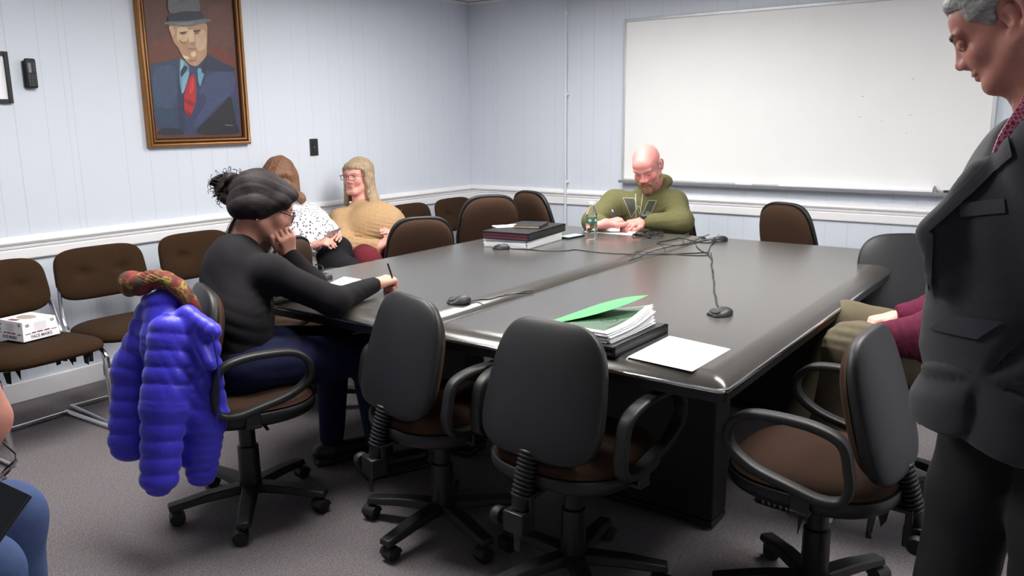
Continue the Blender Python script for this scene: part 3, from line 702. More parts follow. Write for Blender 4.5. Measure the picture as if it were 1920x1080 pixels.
q0 = np.array(P2(991, 468)); q1 = np.array(P2(1055, 449)); q2 = np.array(P2(930, 455))
ydir = (q1-q0)/np.linalg.norm(q1-q0); xdir = np.array((ydir[1], -ydir[0]))    # local y along spine edge, x toward spine side
cen = (q0+q1)/2-xdir*0.14
def MF(c, z, a=0.0): return frame((c[0], c[1], z), xdir) @ Rm(a, 'Z')
m_wbind = mat('white_binder', hexc(238, 238, 240), 0.35)
m_leath = mat('black_leather', hexc(26, 26, 29), 0.42, noise=0.1, nscale=40, bump=0.3, bscale=500)
lenS = float(np.linalg.norm(q1-q0))
book(MF(cen, ZT+0.0005), 0.27, lenS, 0.042, 'ring_binder', m_wbind, 'white ring binder with loose pages at the bottom of the far stack', 'binder')
b2 = book(MF(cen+ydir*.01+xdir*.005, ZT+0.044, 0.03), 0.28, lenS+.05, 0.042, 'portfolio', m_leath, 'black zip portfolio lying on the white binder', 'portfolio', pages=mat('maroon_lining', hexc(96, 40, 56), 0.7), ct=0.008)
pk = obj('pink_tab', MB().box((-0.135, -0.14, 0.017), (0.03, 0.035, 0.006)), mat('pink', hexc(214, 150, 170), 0.7), b2, bevel=.002)
book(MF(cen+ydir*.055+xdir*.02, ZT+0.0875, 0.25), 0.15, 0.19, 0.014, 'notebook', m_leath, 'small black notebook on top of the portfolio', 'notebook', pages=mat('tan_card', hexc(190, 170, 140), 0.8), ct=0.002)
p = cen-ydir*.03-xdir*.08; e = obj('folded_paper', MB().box((0, 0, 0.004), (0.09, 0.16, 0.005), Rm(0.3, 'Z')).box((0.01, 0.06, 0.010), (0.05, 0.09, 0.006), Rm(0.1, 'Z')), m_paper, loc=(p[0], p[1], ZT+0.0865), bevel=0.001)
e.rotation_euler = (0, 0, -0.9); tag(e, 'folded white papers on the left of the portfolio', 'paper')
# near folder stack
a0 = np.array(P2(1150, 672)); a1 = np.array(P2(1253, 624)); yd = (a1-a0)/np.linalg.norm(a1-a0); xd = np.array((yd[1], -yd[0]))
c0 = (a0+a1)/2-xd*0.135
def MG(c, z, a=0.0, t=0.0): return frame((c[0], c[1], z), xd) @ Rm(a, 'Z') @ Rm(t, 'X')
bp_ = book(MG(c0, ZT+0.0005), 0.275, 0.335, 0.030, 'portfolio', m_leath, 'black portfolio under the green folder and papers', 'portfolio', ct=0.009)
for v in bp_.children:
    if v.name.startswith('pages'): v.data.materials[0] = m_leath
# loose pages, curling up at the far right
pp = MB(); r = random.Random(2)
for k in range(12):
    n = 10; vs = []; z0 = 0.031+k*0.0021; lift = 0.004+0.0028*k; ox, oy = r.uniform(-.006, .006), r.uniform(-.006, .006)
    for i in range(n+1):
        y = -0.14+0.28*i/n
        for x in (-0.122, -0.04, 0.04, 0.1):
            u = max(0, (i/n-0.3)/0.7)*max(0, (x+.122)/.222); vs.append((x+ox, y+oy, z0+lift*u*u))
    o_ = len(vs)
    vs += [(a, b_, c-0.0009) for a, b_, c in vs[:o_]]
    fs = []
    for i in range(n):
        for j in range(3):
            a = i*4+j; fs.append((a, a+1, a+5, a+4)); fs.append((o_+a, o_+a+4, o_+a+5, o_+a+1))
    for i in range(n): a = i*4; fs.append((a, a+4, o_+a+4, o_+a)); a += 3; fs.append((a, o_+a, o_+a+4, a+4))
    for j in range(3): fs.append((j, o_+j, o_+j+1, j+1)); a = n*4+j; fs.append((a, a+1, o_+a+1, o_+a))
    pp.add(vs, fs)
ps = obj('paper_stack', pp, m_paper, ang=20); ps.matrix_world = MG(c0, ZT); tag(ps, 'thick sheaf of white papers lying on the near black portfolio', 'papers')
# green report with raised cover
gr = bpy.data.objects.new('report', None); COL.objects.link(gr); gr.matrix_world = MG(c0, ZT); tag(gr, 'report with a dark green printed page under a bright green raised cover', 'report')
def surf(name, f, nx, ny, th, m_, parent, d=(0, 0, -1)):
    mb = MB(); vs = [f(i/nx, j/ny) for j in range(ny+1) for i in range(nx+1)]; o_ = len(vs); w_ = nx+1
    vs += [(a+d[0]*th, b_+d[1]*th, c+d[2]*th) for a, b_, c in vs]
    fs = []
    for j in range(ny):
        for i in range(nx):
            a = j*w_+i; fs.append((a, a+1, a+1+w_, a+w_)); fs.append((o_+a, o_+a+w_, o_+a+1+w_, o_+a+1))
    for i in range(nx): fs.append((i, o_+i, o_+i+1, i+1)); a = ny*w_+i; fs.append((a, a+1, o_+a+1, o_+a))
    for j in range(ny): a = j*w_; fs.append((a, a+w_, o_+a+w_, o_+a)); a += nx; fs.append((a, o_+a, o_+a+w_, a+w_))
    return obj(name, mb.add(vs, fs), m_, parent, ang=40)
def zpage(u, v): return 0.0575+0.036*(max(0, (v-0.3)/.7)*u)**2
surf('page', lambda u, v: (-0.12+0.216*u, -0.14+0.28*v, zpage(u, v)+.0012), 8, 10, 0.001, m_paper, gr)
surf('printed_page', lambda u, v: (-0.12+0.19*u, -0.115+0.25*v, zpage(u*.88, .09+v*.89)+.0022), 8, 10, 0.0006, mat('green_page', hexc(44, 84, 54), 0.5), gr)
m_print = mat('print_ink', hexc(24, 48, 30), 0.6)
def zp(x, y): return zpage((x+.12)/.216, (y+.14)/.28)+0.0027
se = MB()
rp = [(0.030*math.cos(t*PI/16), 0.030*math.sin(t*PI/16)) for t in range(32)]; ri = [(x*.72, y*.72) for x, y in rp]
vs = [(0.02+x, 0.0+y, zp(0.02+x, y)) for x, y in rp]+[(0.02+x, y, zp(0.02+x, y)) for x, y in ri]
se.add(vs, [(i, (i+1) % 32, 32+(i+1) % 32, 32+i) for i in range(32)])
st = [(0.018*math.cos(t*PI/5+.3)*(1 if t % 2 else .45), 0.018*math.sin(t*PI/5+.3)*(1 if t % 2 else .45)) for t in range(10)]
se.add([(0.02+x, y, zp(.02+x, y)) for x, y in st], [list(range(10))])
obj('seal', se, m_print, gr, smooth=False)
li = MB()
for x, y0_, y1_ in ((-0.055, -0.07, 0.07), (0.064, -0.085, 0.02), (-0.07, -.04, .04)):
    n = 14
    for i in range(n):
        ya = y0_+(y1_-y0_)*i/n; yb = ya+(y1_-y0_)/n*.75
        li.add([(x-.0025, ya, zp(x, ya)), (x+.0025, ya, zp(x, ya)), (x+.0025, yb, zp(x, yb)), (x-.0025, yb, zp(x, yb))], [(0, 1, 2, 3)])
obj('text_line', li, m_print, gr, smooth=False)
# cover hinges on the left long side (x=-0.12), rises toward the right
def zcov(u, v):
    a = 0.06+0.86*v; b_ = 0.04*v+0.24*v*v
    return (-0.12+0.216*a*(1-(1-u)**1.3), -0.14+0.28*v, 0.0615+0.216*b_*u**.9+0.01*math.sin(PI*u)*v)
surf('cover', zcov, 10, 12, 0.0006, mat('green_card', hexc(84, 214, 104), 0.7), gr)
#@@BOX
# face-mask box on first side chair
bxm = empty('mask_box', (0.62, -4.0, 0.4775), 0.0)
tag(bxm, 'small white printed carton of face masks on the leftmost brown chair seat', 'box')
def lerp(a, b_, t): return a+(b_-a)*t
mb = MB(); w0, w1, d0, d1, hh = 0.105, 0.095, 0.095, 0.085, 0.088
mb.add([(-w0, -d0, 0), (w0, -d0, 0), (w0, d0, 0), (-w0, d0, 0), (-w1, -d1, hh), (w1, -d1, hh), (w1, d1, hh), (-w1, d1, hh)],
       [(0, 3, 2, 1), (4, 5, 6, 7), (0, 1, 5, 4), (1, 2, 6, 5), (2, 3, 7, 6), (3, 0, 4, 7)])
ZB = 1.02
obj('carton', mb, mat('carton', hexc(236, 234, 236), 0.6), bxm, bevel=0.0015)
obj('opening', MB().prism([(0.055*math.cos(t*PI/14), 0.036*math.sin(t*PI/14)) for t in range(28)], hh, hh+0.0012), mat('kraft', hexc(176, 160, 146), 0.8), bxm)
obj('red_emblem', MB().box((-0.01, -0.062, hh+.0008), (0.055, 0.022, 0.001), Rm(0.15, 'Z')), mat('maroon_print', hexc(130, 60, 78), 0.7), bxm)
m_ink = mat('carton_ink', hexc(60, 52, 60), 0.7)
def text(parent, s, M, size, m_, name='lettering', al='CENTER', bold=0.0):
    cu = bpy.data.curves.new(name, 'FONT'); cu.body = s; cu.size = size; cu.align_x = al; cu.extrude = 0.0003; cu.offset = bold
    tmp = bpy.data.objects.new(name, cu); COL.objects.link(tmp)
    dg = bpy.context.evaluated_depsgraph_get(); me = bpy.data.meshes.new_from_object(tmp.evaluated_get(dg))
    bpy.data.objects.remove(tmp)
    me.materials.clear(); me.materials.append(m_)
    o = bpy.data.objects.new(name, me); COL.objects.link(o); o.parent = parent; o.matrix_local = M; return o
# the two faces seen: +x face and -y face
tilt = math.atan2(w0-w1, hh)
def Mface(side, u, z):
    if side == 'x': return T(lerp(w0, w1, z/hh)+.0006, u, z) @ Rm(PI/2, 'Z') @ Rm(PI/2-tilt, 'X')
    return T(u, -lerp(d0, d1, z/hh)-.0006, z) @ Rm(PI/2-tilt, 'X')
for sd, L_ in (('x', 0.08), ('y', 0.09)):
    text(bxm, 'FACE MASKS', Mface(sd, 0.0, 0.010), 0.019, m_ink, bold=0.0003)
    rb = MB()
    for uu, wd in ((-.036, .02), (-.006, .03), (.03, .028)): rb.box((uu, 0.003, 0), (wd, 0.006, 0.0006))
    r_ = obj('red_print', rb, MATS['maroon_print'], bxm); r_.matrix_local = Mface(sd, 0, 0.031)
    ru = MB()
    for uu in (-L_*.82, L_*.82): ru.box((uu, 0.001, 0), (0.028, 0.003, 0.0006))
    r_ = obj('rule', ru, m_ink, bxm); r_.matrix_local = Mface(sd, 0, 0.031)
    tl = MB()
    for k in range(5): tl.box((0, 0, 0), (0.055+0.01*(k % 2), 0.0012, 0.0006), T(0, 0.0075*k, 0))
    r_ = obj('small_print', tl, mat('faint_ink', hexc(150, 145, 150), .7), bxm); r_.matrix_local = Mface(sd, 0, 0.044)
    ic = MB()
    for uu, zz in ((-L_*.8, .036), (L_*.8, .04), (-L_*.8, .012 if sd == 'y' else .036)):
        ring = [(uu+.009*math.cos(t*PI/8), zz+.006*math.sin(t*PI/8)) for t in range(16)]; rin = [(uu+.005*math.cos(t*PI/8), zz+.003*math.sin(t*PI/8)) for t in range(16)]
        ic.add([(a, b_, 0.0006) for a, b_ in ring+rin], [(i, (i+1) % 16, 16+(i+1) % 16, 16+i) for i in range(16)])
    r_ = obj('icon', ic, m_ink, bxm); r_.matrix_local = Mface(sd, 0, 0.034)
bxm.scale = (.92, .92, .98); bxm.location = (0.58, -3.98, 0.4785); bxm.rotation_euler = (0.0, 0.0, 0.16)
#@@PEOPLE

# ------------------------------------------------------------ smooth bodies: blended rounded shapes turned into one surface
V = lambda *a: np.array(a, dtype=float)
def nrm(v): v = np.asarray(v, float); return v/np.linalg.norm(v)
def basis(fwd, up=(0, 0, 1)):      # columns: right, forward, up
    f = nrm(fwd); r = nrm(np.cross(f, up)); u = np.cross(r, f); return np.stack([r, f, u], 1)
def rotv(v, ax, a):
    ax = nrm(ax); v = np.asarray(v, float)
    return v*math.cos(a)+np.cross(ax, v)*math.sin(a)+ax*np.dot(ax, v)*(1-math.cos(a))
class SD:
    def __init__(s): s.ops = []
    def cap(s, p0, p1, r0, r1=None, k=0.02, op='u', flat=None, ff=1.0, quilt=None, cut=(0, 0)):
        p0 = np.array(p0, float); p1 = np.array(p1, float); r1 = r0 if r1 is None else r1
        ax = p1-p0; L2 = max(ax@ax, 1e-9); L = math.sqrt(L2); fl = None if flat is None else nrm(flat)
        def fn(X, Y, Z):
            x = X-p0[0]; y = Y-p0[1]; z = Z-p0[2]
            tu = (x*ax[0]+y*ax[1]+z*ax[2])/L2; t = np.clip(tu, 0, 1)
            x = x-t*ax[0]; y = y-t*ax[1]; z = z-t*ax[2]; d2 = x*x+y*y+z*z; sc_ = 1.0
            if fl is not None:
                c = x*fl[0]+y*fl[1]+z*fl[2]; d2 = d2+c*c*(ff*ff-1)
            R_ = r0+(r1-r0)*t
            if quilt: R_ = R_+quilt[1]*(np.abs(np.sin(PI*(tu*L+quilt[2] if len(quilt) > 2 else tu*L)/quilt[0]))**0.3-0.75)
            d = np.sqrt(d2)-R_
            if fl is not None: d = d/(1+(ff-1)*0.45)
            if cut[0]: d = np.maximum(d, -tu*L)
            if cut[1]: d = np.maximum(d, (tu-1)*L)
            return d
        r = max(r0, r1)+(quilt[1] if quilt else 0); s.ops.append((np.minimum(p0, p1)-r, np.maximum(p0, p1)+r, fn, k, op)); return s
    def ell(s, c, r, M=None, k=0.02, op='u'):
        c = np.array(c, float); r = np.array(r, float); M = np.eye(3) if M is None else M
        def fn(X, Y, Z):
            x = X-c[0]; y = Y-c[1]; z = Z-c[2]
            q = [(x*M[0, i]+y*M[1, i]+z*M[2, i])/r[i] for i in range(3)]
            k0 = np.sqrt(q[0]**2+q[1]**2+q[2]**2); k1 = np.sqrt((q[0]/r[0])**2+(q[1]/r[1])**2+(q[2]/r[2])**2)+1e-6
            return k0*(k0-1)/k1
        e = np.abs(M) @ r; s.ops.append((c-e, c+e, fn, k, op)); return s
    def box(s, c, h, rnd=0.005, M=None, k=0.01, op='u'):
        c = np.array(c, float); h = np.array(h, float)-rnd; M = np.eye(3) if M is None else M
        def fn(X, Y, Z):
            x = X-c[0]; y = Y-c[1]; z = Z-c[2]
            q = [np.abs(x*M[0, i]+y*M[1, i]+z*M[2, i])-h[i] for i in range(3)]
            return np.sqrt(sum(np.maximum(a, 0)**2 for a in q))+np.minimum(np.maximum(np.maximum(q[0], q[1]), q[2]), 0)-rnd
        e = np.abs(M) @ (h+rnd); s.ops.append((c-e, c+e, fn, k, op)); return s
    def mesh(s, h, disp=None, fine=()):
        mg = 0.03; adds = [o for o in s.ops if o[4] == 'u']
        lo = np.min([o[0] for o in adds], 0)-0.02; hi = np.max([o[1] for o in adds], 0)+0.02
        axs = []
        for i in range(3):
            a = [lo[i]]
            while a[-1] < hi[i]:
                st = h
                for (fa, f0, f1, fh) in fine:
                    if fa == i and f0 <= a[-1] <= f1: st = fh
                a.append(a[-1]+st)
            axs.append(np.array(a, dtype=np.float32))
        xs, ys, zs = axs; D = np.full((len(xs), len(ys), len(zs)), 0.08, np.float32)
        for l, u_, fn, k, op in s.ops:
            m_ = mg+k; sl = []
            for i, a in enumerate(axs):
                i0 = np.searchsorted(a, l[i]-m_); i1 = np.searchsorted(a, u_[i]+m_); sl.append(slice(i0, i1))
            if any(q.stop <= q.start for q in sl): continue
            d = fn(xs[sl[0], None, None], ys[None, sl[1], None], zs[None, None, sl[2]]).astype(np.float32)
            A_ = D[sl[0], sl[1], sl[2]]
            if op == 'u': hh = np.maximum(k-np.abs(A_-d), 0)/k; D[sl[0], sl[1], sl[2]] = np.minimum(A_, d)-hh*hh*k*.25
            else: d = -d; hh = np.maximum(k-np.abs(A_-d), 0)/k; D[sl[0], sl[1], sl[2]] = np.maximum(A_, d)+hh*hh*k*.25
        if disp:
            I = np.nonzero(np.abs(D) < 0.025); D[I] += disp(xs[I[0]], ys[I[1]], zs[I[2]]).astype(np.float32)
        return nets(D, xs, ys, zs)
def nets(D, xs, ys, zs):
    S = D < 0
    c = S[:-1, :-1, :-1].astype(np.int8)
    for i in (0, 1):
        for j in (0, 1):
            for k in (0, 1):
                if i+j+k: c = c+S[i:S.shape[0]-1+i, j:S.shape[1]-1+j, k:S.shape[2]-1+k]
    act = (c > 0) & (c < 8); I = np.nonzero(act); n = len(I[0]); idx = np.full(act.shape, -1, np.int32); idx[I] = np.arange(n)
    acc = np.zeros((n, 3)); cnt = np.zeros(n); cr = [(i, j, k) for i in (0, 1) for j in (0, 1) for k in (0, 1)]
    vals = {q: D[I[0]+q[0], I[1]+q[1], I[2]+q[2]] for q in cr}
    pos = {0: xs, 1: ys, 2: zs}
    for a in cr:
        for ax in range(3):
            if a[ax] == 0:
                b_ = list(a); b_[ax] = 1; b_ = tuple(b_); va, vb = vals[a], vals[b_]; m_ = (va < 0) != (vb < 0)
                t = va[m_]/(va[m_]-vb[m_])
                for d in range(3):
                    p0 = pos[d][I[d][m_]+a[d]]; p1 = pos[d][I[d][m_]+b_[d]]; acc[m_, d] += p0+(p1-p0)*t
                cnt[m_] += 1
    v = acc/np.maximum(cnt, 1)[:, None]; F = []
    for ax in range(3):
        o1, o2 = [(1, 2), (2, 0), (0, 1)][ax]
        sl0 = [slice(1, -1)]*3; sl0[ax] = slice(0, -1); sl1 = list(sl0); sl1[ax] = slice(1, None)
        A_, B_ = S[tuple(sl0)], S[tuple(sl1)]; E_ = np.nonzero(A_ != B_); fl = A_[E_]
        base = [e.copy() for e in E_]
        for d in range(3):
            if d != ax: base[d] = base[d]+1
        def cell(a, b_):
            q = [e.copy() for e in base]; q[o1] -= a; q[o2] -= b_; return idx[q[0], q[1], q[2]]
        q = np.stack([cell(1, 1), cell(0, 1), cell(0, 0), cell(1, 0)], 1); q[~fl] = q[~fl][:, ::-1]; F.append(q)
    F = np.concatenate(F); F = F[(F >= 0).all(1)]
    # drop tiny floating pieces
    return v, F
def worg(p):
    o = np.zeros(3)
    while p is not None: o = o+np.array(p.location); p = p.parent
    return o
def npobj(name, v, F, mats, parent=None, cols=None, relax=1):
    if relax:
        E_ = np.concatenate([F[:, [0, 1]], F[:, [1, 2]], F[:, [2, 3]], F[:, [3, 0]]]); n = len(v)
        for _ in range(relax):
            s_ = np.zeros((n, 3)); c = np.zeros(n)
            for a, b_ in ((0, 1), (1, 0)):
                for d in range(3): s_[:, d] += np.bincount(E_[:, a], v[E_[:, b_], d], n)
                c += np.bincount(E_[:, a], minlength=n)
            v = v*0.5+0.5*s_/np.maximum(c, 1)[:, None]
    org = worg(parent)
    me = bpy.data.meshes.new(name); vv = (v-org).astype(np.float32)
    me.vertices.add(len(v)); me.vertices.foreach_set('co', vv.ravel())
    me.loops.add(len(F)*4); me.loops.foreach_set('vertex_index', F.astype(np.int32).ravel())
    me.polygons.add(len(F)); me.polygons.foreach_set('loop_start', np.arange(0, len(F)*4, 4, dtype=np.int32))
    me.polygons.foreach_set('loop_total', np.full(len(F), 4, np.int32)); me.polygons.foreach_set('use_smooth', np.ones(len(F), bool))
    me.update(calc_edges=True); me.validate()
    if not isinstance(mats, (list, tuple)): mats = [mats]
    for M in mats: me.materials.append(M)
    if cols is not None:
        ca = me.color_attributes.new('Col', 'FLOAT_COLOR', 'POINT'); ca.data.foreach_set('color', np.concatenate([cols, np.ones((len(v), 1))], 1).astype(np.float32).ravel())
    o = bpy.data.objects.new(name, me); COL.objects.link(o); o.parent = parent
    return o
def noise3(x, y, z, f=20, sd=0.0):
    a = np.sin(f*(x*.9+y*.35-z*.2)+sd+1.7*np.sin(f*.53*(z+y*.4)+sd)); b_ = np.sin(f*1.13*(y*.85-x*.3+z*.4)+2.1*sd+1.3*np.sin(f*.61*(x-z*.3)+2)); c = np.sin(f*.91*(z*.95+x*.2-y*.3)+.7*sd+1.5*np.sin(f*.47*(y+x)+1))
    return (a+b_+c)/3
def folds(lst, gen=(0.0025, 16, 0.0)):      # lst: (centre, direction, wavelength, amplitude, radius)
    L_ = [(np.array(c), nrm(d), wl, a, R_) for c, d, wl, a, R_ in lst]
    def f(x, y, z):
        o = gen[0]*noise3(x, y, z, gen[1], gen[2])+gen[0]*.4*noise3(x, y, z, gen[1]*2.7, gen[2]+3)
        for c, d, wl, a, R_ in L_:
            dx, dy, dz = x-c[0], y-c[1], z-c[2]; g = np.exp(-(dx*dx+dy*dy+dz*dz)/(R_*R_))
            t = (dx*d[0]+dy*d[1]+dz*d[2])+.014*noise3(x, y, z, 11, wl*99)+.004*noise3(x, y, z, 31, wl*50); sv = np.sin(2*PI*t/wl); o = o+a*1.1*g*(1-2*np.abs(sv)**.7)*(.6+.6*noise3(x, y, z, 9, wl*31+2))
        return o
    return f
SK = dict(pale=hexc(222, 170, 156), pink=hexc(224, 150, 140), tan=hexc(196, 142, 118))
m_skin = mat('skin', (1, 1, 1), 0.5, attr=True, noise=0.06, nscale=60, spec=0.4, sss=0.08)
def paint(v, base, paints):
    c = np.tile(np.array(base), (len(v), 1)); c = c*(1+0.06*noise3(v[:, 0], v[:, 1], v[:, 2], 40)[:, None])
    for (C, M, ctr, r, col, st) in paints:
        q = ((v-C) @ M-np.array(ctr))/np.array(r); w_ = np.clip(1.6*(1-np.sqrt((q**2).sum(1))), 0, 1)[:, None]*st; c = c*(1-w_)+np.array(col)*w_
    return np.clip(c, 0, 1)
def head(sd, C, M, s=1.0, w=1.0, nose=1.0, jaw=1.0, ears=True, es=1.0):
    W = lambda x, y, z: C+M @ (np.array([x*w, y, z])*s)
    E = lambda c, r, k=0.015, op='u': sd.ell(W(*c), (r[0]*s*w, r[1]*s, r[2]*s), M, k, op)
    E((0, -0.018, 0.038), (0.076, 0.096, 0.083)); E((0, 0.028, -0.03), (0.062, 0.064, 0.082), .03)
    E((0, 0.060, 0.045), (0.055, 0.035, 0.045), .03)
    E((0, 0.074, -0.103), (0.024*jaw, 0.02, 0.017), .03)
    for x in (-1, 1):
        sd.cap(W(x*.056, 0.0, -.055), W(x*.022*jaw, .068, -.1), .02*s, .017*s, .03)
        E((x*.04, .066, -.028), (.022, .02, .02), .025)
        E((x*.033, .098, .004), (.019, .015, .0115), .012, 's')
        E((x*.032, .079, .003), (.0145, .0135, .0125), .004)
        sd.cap(W(x*.012, .093, .024), W(x*.048, .082, .027), .0085*s, .007*s, .014)
        E((x*.013*nose, .102, -.034), (.009, .011, .0085), .008)
        if ears:
            hx = [(.004, .010), (.003, .024), (-.008, .033), (-.021, .029), (-.028, .014), (-.026, -.004), (-.018, -.018), (-.010, -.030), (-.001, -.030), (.002, -.018)]
            pe = lambda y, z: W(x*(.0745+(.004-y*es)*.38), -.008+y*es, -.004+z*es)
            sd.cap(pe(-.006, .012), pe(-.008, -.012), .013*s*es, .010*s*es, .008, flat=M[:, 0], ff=1.8)
            for a, b_ in zip(hx[:-1], hx[1:]): sd.cap(pe(*a), pe(*b_), .0048*s*es, .0048*s*es, .004)
            sd.cap(pe(-.008, -.024), pe(-.006, -.031), .0075*s*es, .006*s*es, .005, flat=M[:, 0], ff=1.5)
            sd.ell(W(x*.090, -.008, -.001), (.010*s, .008*s*es, .013*s*es), M, .004, 's')
    E((0, .070, -.03), (.036, .03, .04), .02); sd.cap(W(0, .090, .018), W(0, .108*(.9+.1*nose), -.024), .0075*s, .0095*s, .012); E((0, .112, -.030), (.0095*nose, .0095, .0085), .008)
    E((0, .094, -.062), (.025, .009, .0065), .008); E((0, .091, -.073), (.021, .009, .006), .008)
    sd.cap(W(-.022, .101, -.067), W(.022, .101, -.067), .0022*s, .0022*s, .004, 's')
    return W
def facepaint(C, M, s, w, lip=hexc(176, 96, 96), brow=hexc(120, 92, 80), cheek=hexc(214, 124, 116), eye=True, hasbrow=1.0):
    q = lambda c, r, col, st: (C, M, (c[0]*s*w, c[1]*s, c[2]*s), (r[0]*s*w, r[1]*s, r[2]*s), col, st)
    o = [q((0, .1, -.066), (.03, .02, .013), lip, .8), q((0, .115, -.03), (.02, .02, .018), cheek, .5)]
    for x in (-1, 1):
        o.append(q((x*.043, .075, -.03), (.03, .03, .026), cheek, .6)); o.append(q((x*.03, .09, .028), (.024, .03, .0065), brow, hasbrow))
        if eye:
            o.append(q((x*.032, .092, .003), (.017, .014, .0085), hexc(208, 200, 196), .9)); o.append(q((x*.032, .095, .003), (.0075, .012, .0085), hexc(60, 48, 44), 1))
            o.append(q((x*.032, .093, .0115), (.02, .014, .004), hexc(90, 60, 52), .8))
    return o
def hand(sd, wr, d, n, side, s=1.0, curls=((.5, .6, .4),)*4, spread=.05, thumb=(.55, .75, -.35), tb=.3):
    d = nrm(d); n = nrm(n-np.dot(n, d)*d); t = np.cross(d, n)*side; M = np.stack([t, d, n], 1)
    W = lambda a, b_, c: wr+M @ (np.array([a, b_, c])*s)
    sd.cap(W(0, -.03, 0), W(0, .012, 0), .026*s, .025*s, .02, flat=n, ff=1.3)
    for x in (-.026, -.009, .009, .026): sd.cap(W(x*.7, .02, 0), W(x, .088-abs(x)*.25, 0), .0145*s, .0115*s, .012)
    for i, (x, ln) in enumerate(((.030, .07), (.010, .078), (-.010, .072), (-.029, .056))):
        p = W(x, .088-abs(x)*.25, 0); dr = nrm(d+t*x/.03*spread); r = .0093-.0006*(i == 3)
        for j, q in enumerate((.45, .3, .25)):
            dr = rotv(dr, np.cross(dr, -n), curls[i % len(curls)][j]); e = p+dr*ln*q*s; rr = r*(1-.08*j); sd.cap(p, e, rr*s, rr*.93*s, .0035); p = e
    p = W(.022, .02, -.006); dr = nrm(t*thumb[0]+d*thumb[1]+n*thumb[2])
    sd.cap(W(.005, .012, -.004), p+dr*.03*s, .016*s, .0145*s, .014); p = p+dr*.03*s
    for j, q in enumerate((.032, .026)):
        dr = rotv(dr, np.cross(dr, d if tb >= 0 else -d)+1e-6, abs(tb)); e = p+dr*q*s; sd.cap(p, e, (.0115-.001*j)*s, (.0105-.001*j)*s, .004); p = e
    return p
def limb(sd, pts, rs, k=.03, ins=0.0, **kw):
    for a, b_, r0, r1 in zip(pts[:-1], pts[1:], rs[:-1], rs[1:]): sd.cap(a, b_, r0-ins, r1-ins, k, **kw)
def shoe(parent, an, toe, m_, r=0.042):
    sd = SD(); f = nrm(V(toe[0]-an[0], toe[1]-an[1], 0)); a = V(an[0], an[1], .05)
    sd.cap(a-f*.05, a+f*.17, .038, .034, .02, flat=(0, 0, 1), ff=1.0); sd.cap(a, V(an[0], an[1], .11), .04, .036, .03)
    M = basis(f); sd.box(a+f*.06-V(0, 0, .038), (.042, .14, .012), .01, M, .006)
    v, F = sd.mesh(.007); return npobj('shoe', v, F, m_, parent)
def person(base, label):
    e = empty('person', tuple(base)); tag(e, label, 'person'); return e
def body_mesh(sd, e, h, fine, base, paints, relax=1, disp=None):
    v, F = sd.mesh(h, disp, fine); return npobj('body', v, F, m_skin, e, paint(v, base, paints), relax)
def strands(dirv, C, f=260, a=0.0022, f2=90):
    d = nrm(dirv); p = nrm(np.cross(d, (0.3, 0.2, 1))); q = np.cross(d, p)
    def fn(x, y, z):
        u_ = (x-C[0])*p[0]+(y-C[1])*p[1]+(z-C[2])*p[2]; w_ = (x-C[0])*q[0]+(y-C[1])*q[1]+(z-C[2])*q[2]; wob = .01*noise3(x, y, z, 25)
        return a*np.sin(f*(u_+wob))*np.sin(f*.8*(w_+wob)+1)+a*1.2*np.sin(f2*(u_+w_*.7+wob*1.5))
    return fn
def fine_at(p, r, hf, axes=(0, 1, 2)): return [(i, p[i]-r, p[i]+r, hf) for i in axes]
def glasses(parent, C, M, s, w, m_, r=0.0016, round_=True):
    W = lambda x, y, z: C+M @ np.array([x*s*w, y*s, z*s]); mb = MB(); org = np.array(parent.location)
    for x in (-1, 1):
        pts = [W(x*(.034+.026*px), .117-.012*abs(px+.2)**2*0-.004*(px+1)*.5, .0-.001+.019*pz) for px, pz in rrect(1.9, 1.9, .6 if round_ else .35, 4)]
        mb.tube([p-org for p in pts], r, 6, True)
        mb.tube([W(x*.061, .115, .008)-org, W(x*.078, .105, .01)-org, W(x*.084, .0, .01)-org, W(x*.084, -.03, -.005)-org], r, 6)
    mb.tube([W(-.009, .117, .004)-org, W(0, .122, .008)-org, W(.009, .117, .004)-org], r, 6)
    o = obj('glasses', mb, m_, parent)
    ln = MB()
    for x in (-1, 1):
        pts = [W(x*(.034+.025*px), .1165, -.001+.0185*pz)-org for px, pz in rrect(1.9, 1.9, .6 if round_ else .35, 4)]; n = len(pts)
        back = [p-(M @ V(0, .001, 0)) for p in pts]; ln.add(list(pts)+list(back), [list(range(n)), [n+i for i in range(n)][::-1]]+[(i, n+i, n+(i+1) % n, (i+1) % n) for i in range(n)])
    obj('lens', ln, mat('lens_glass', (1, 1, 1), 0.02, trans=1.0), o, smooth=False); MATS['lens_glass'].node_tree.nodes['Principled BSDF'].inputs['IOR'].default_value = 1.05
    return o
m_gl = mat('dark_frame', hexc(52, 36, 40), 0.3)
def cloth(name, col, parent, sd, h, disp, fine=(), rough=.9, bump=.25, bscale=400, relax=2, m_=None, **kw):
    v, F = sd.mesh(h, disp, fine); return npobj(name, v, F, m_ or mat('cloth_'+name+str(len(MATS)), col, rough, noise=0.07, nscale=50, bump=bump, bscale=bscale, sheen=.0, spec=.18, **kw), parent, relax=relax)
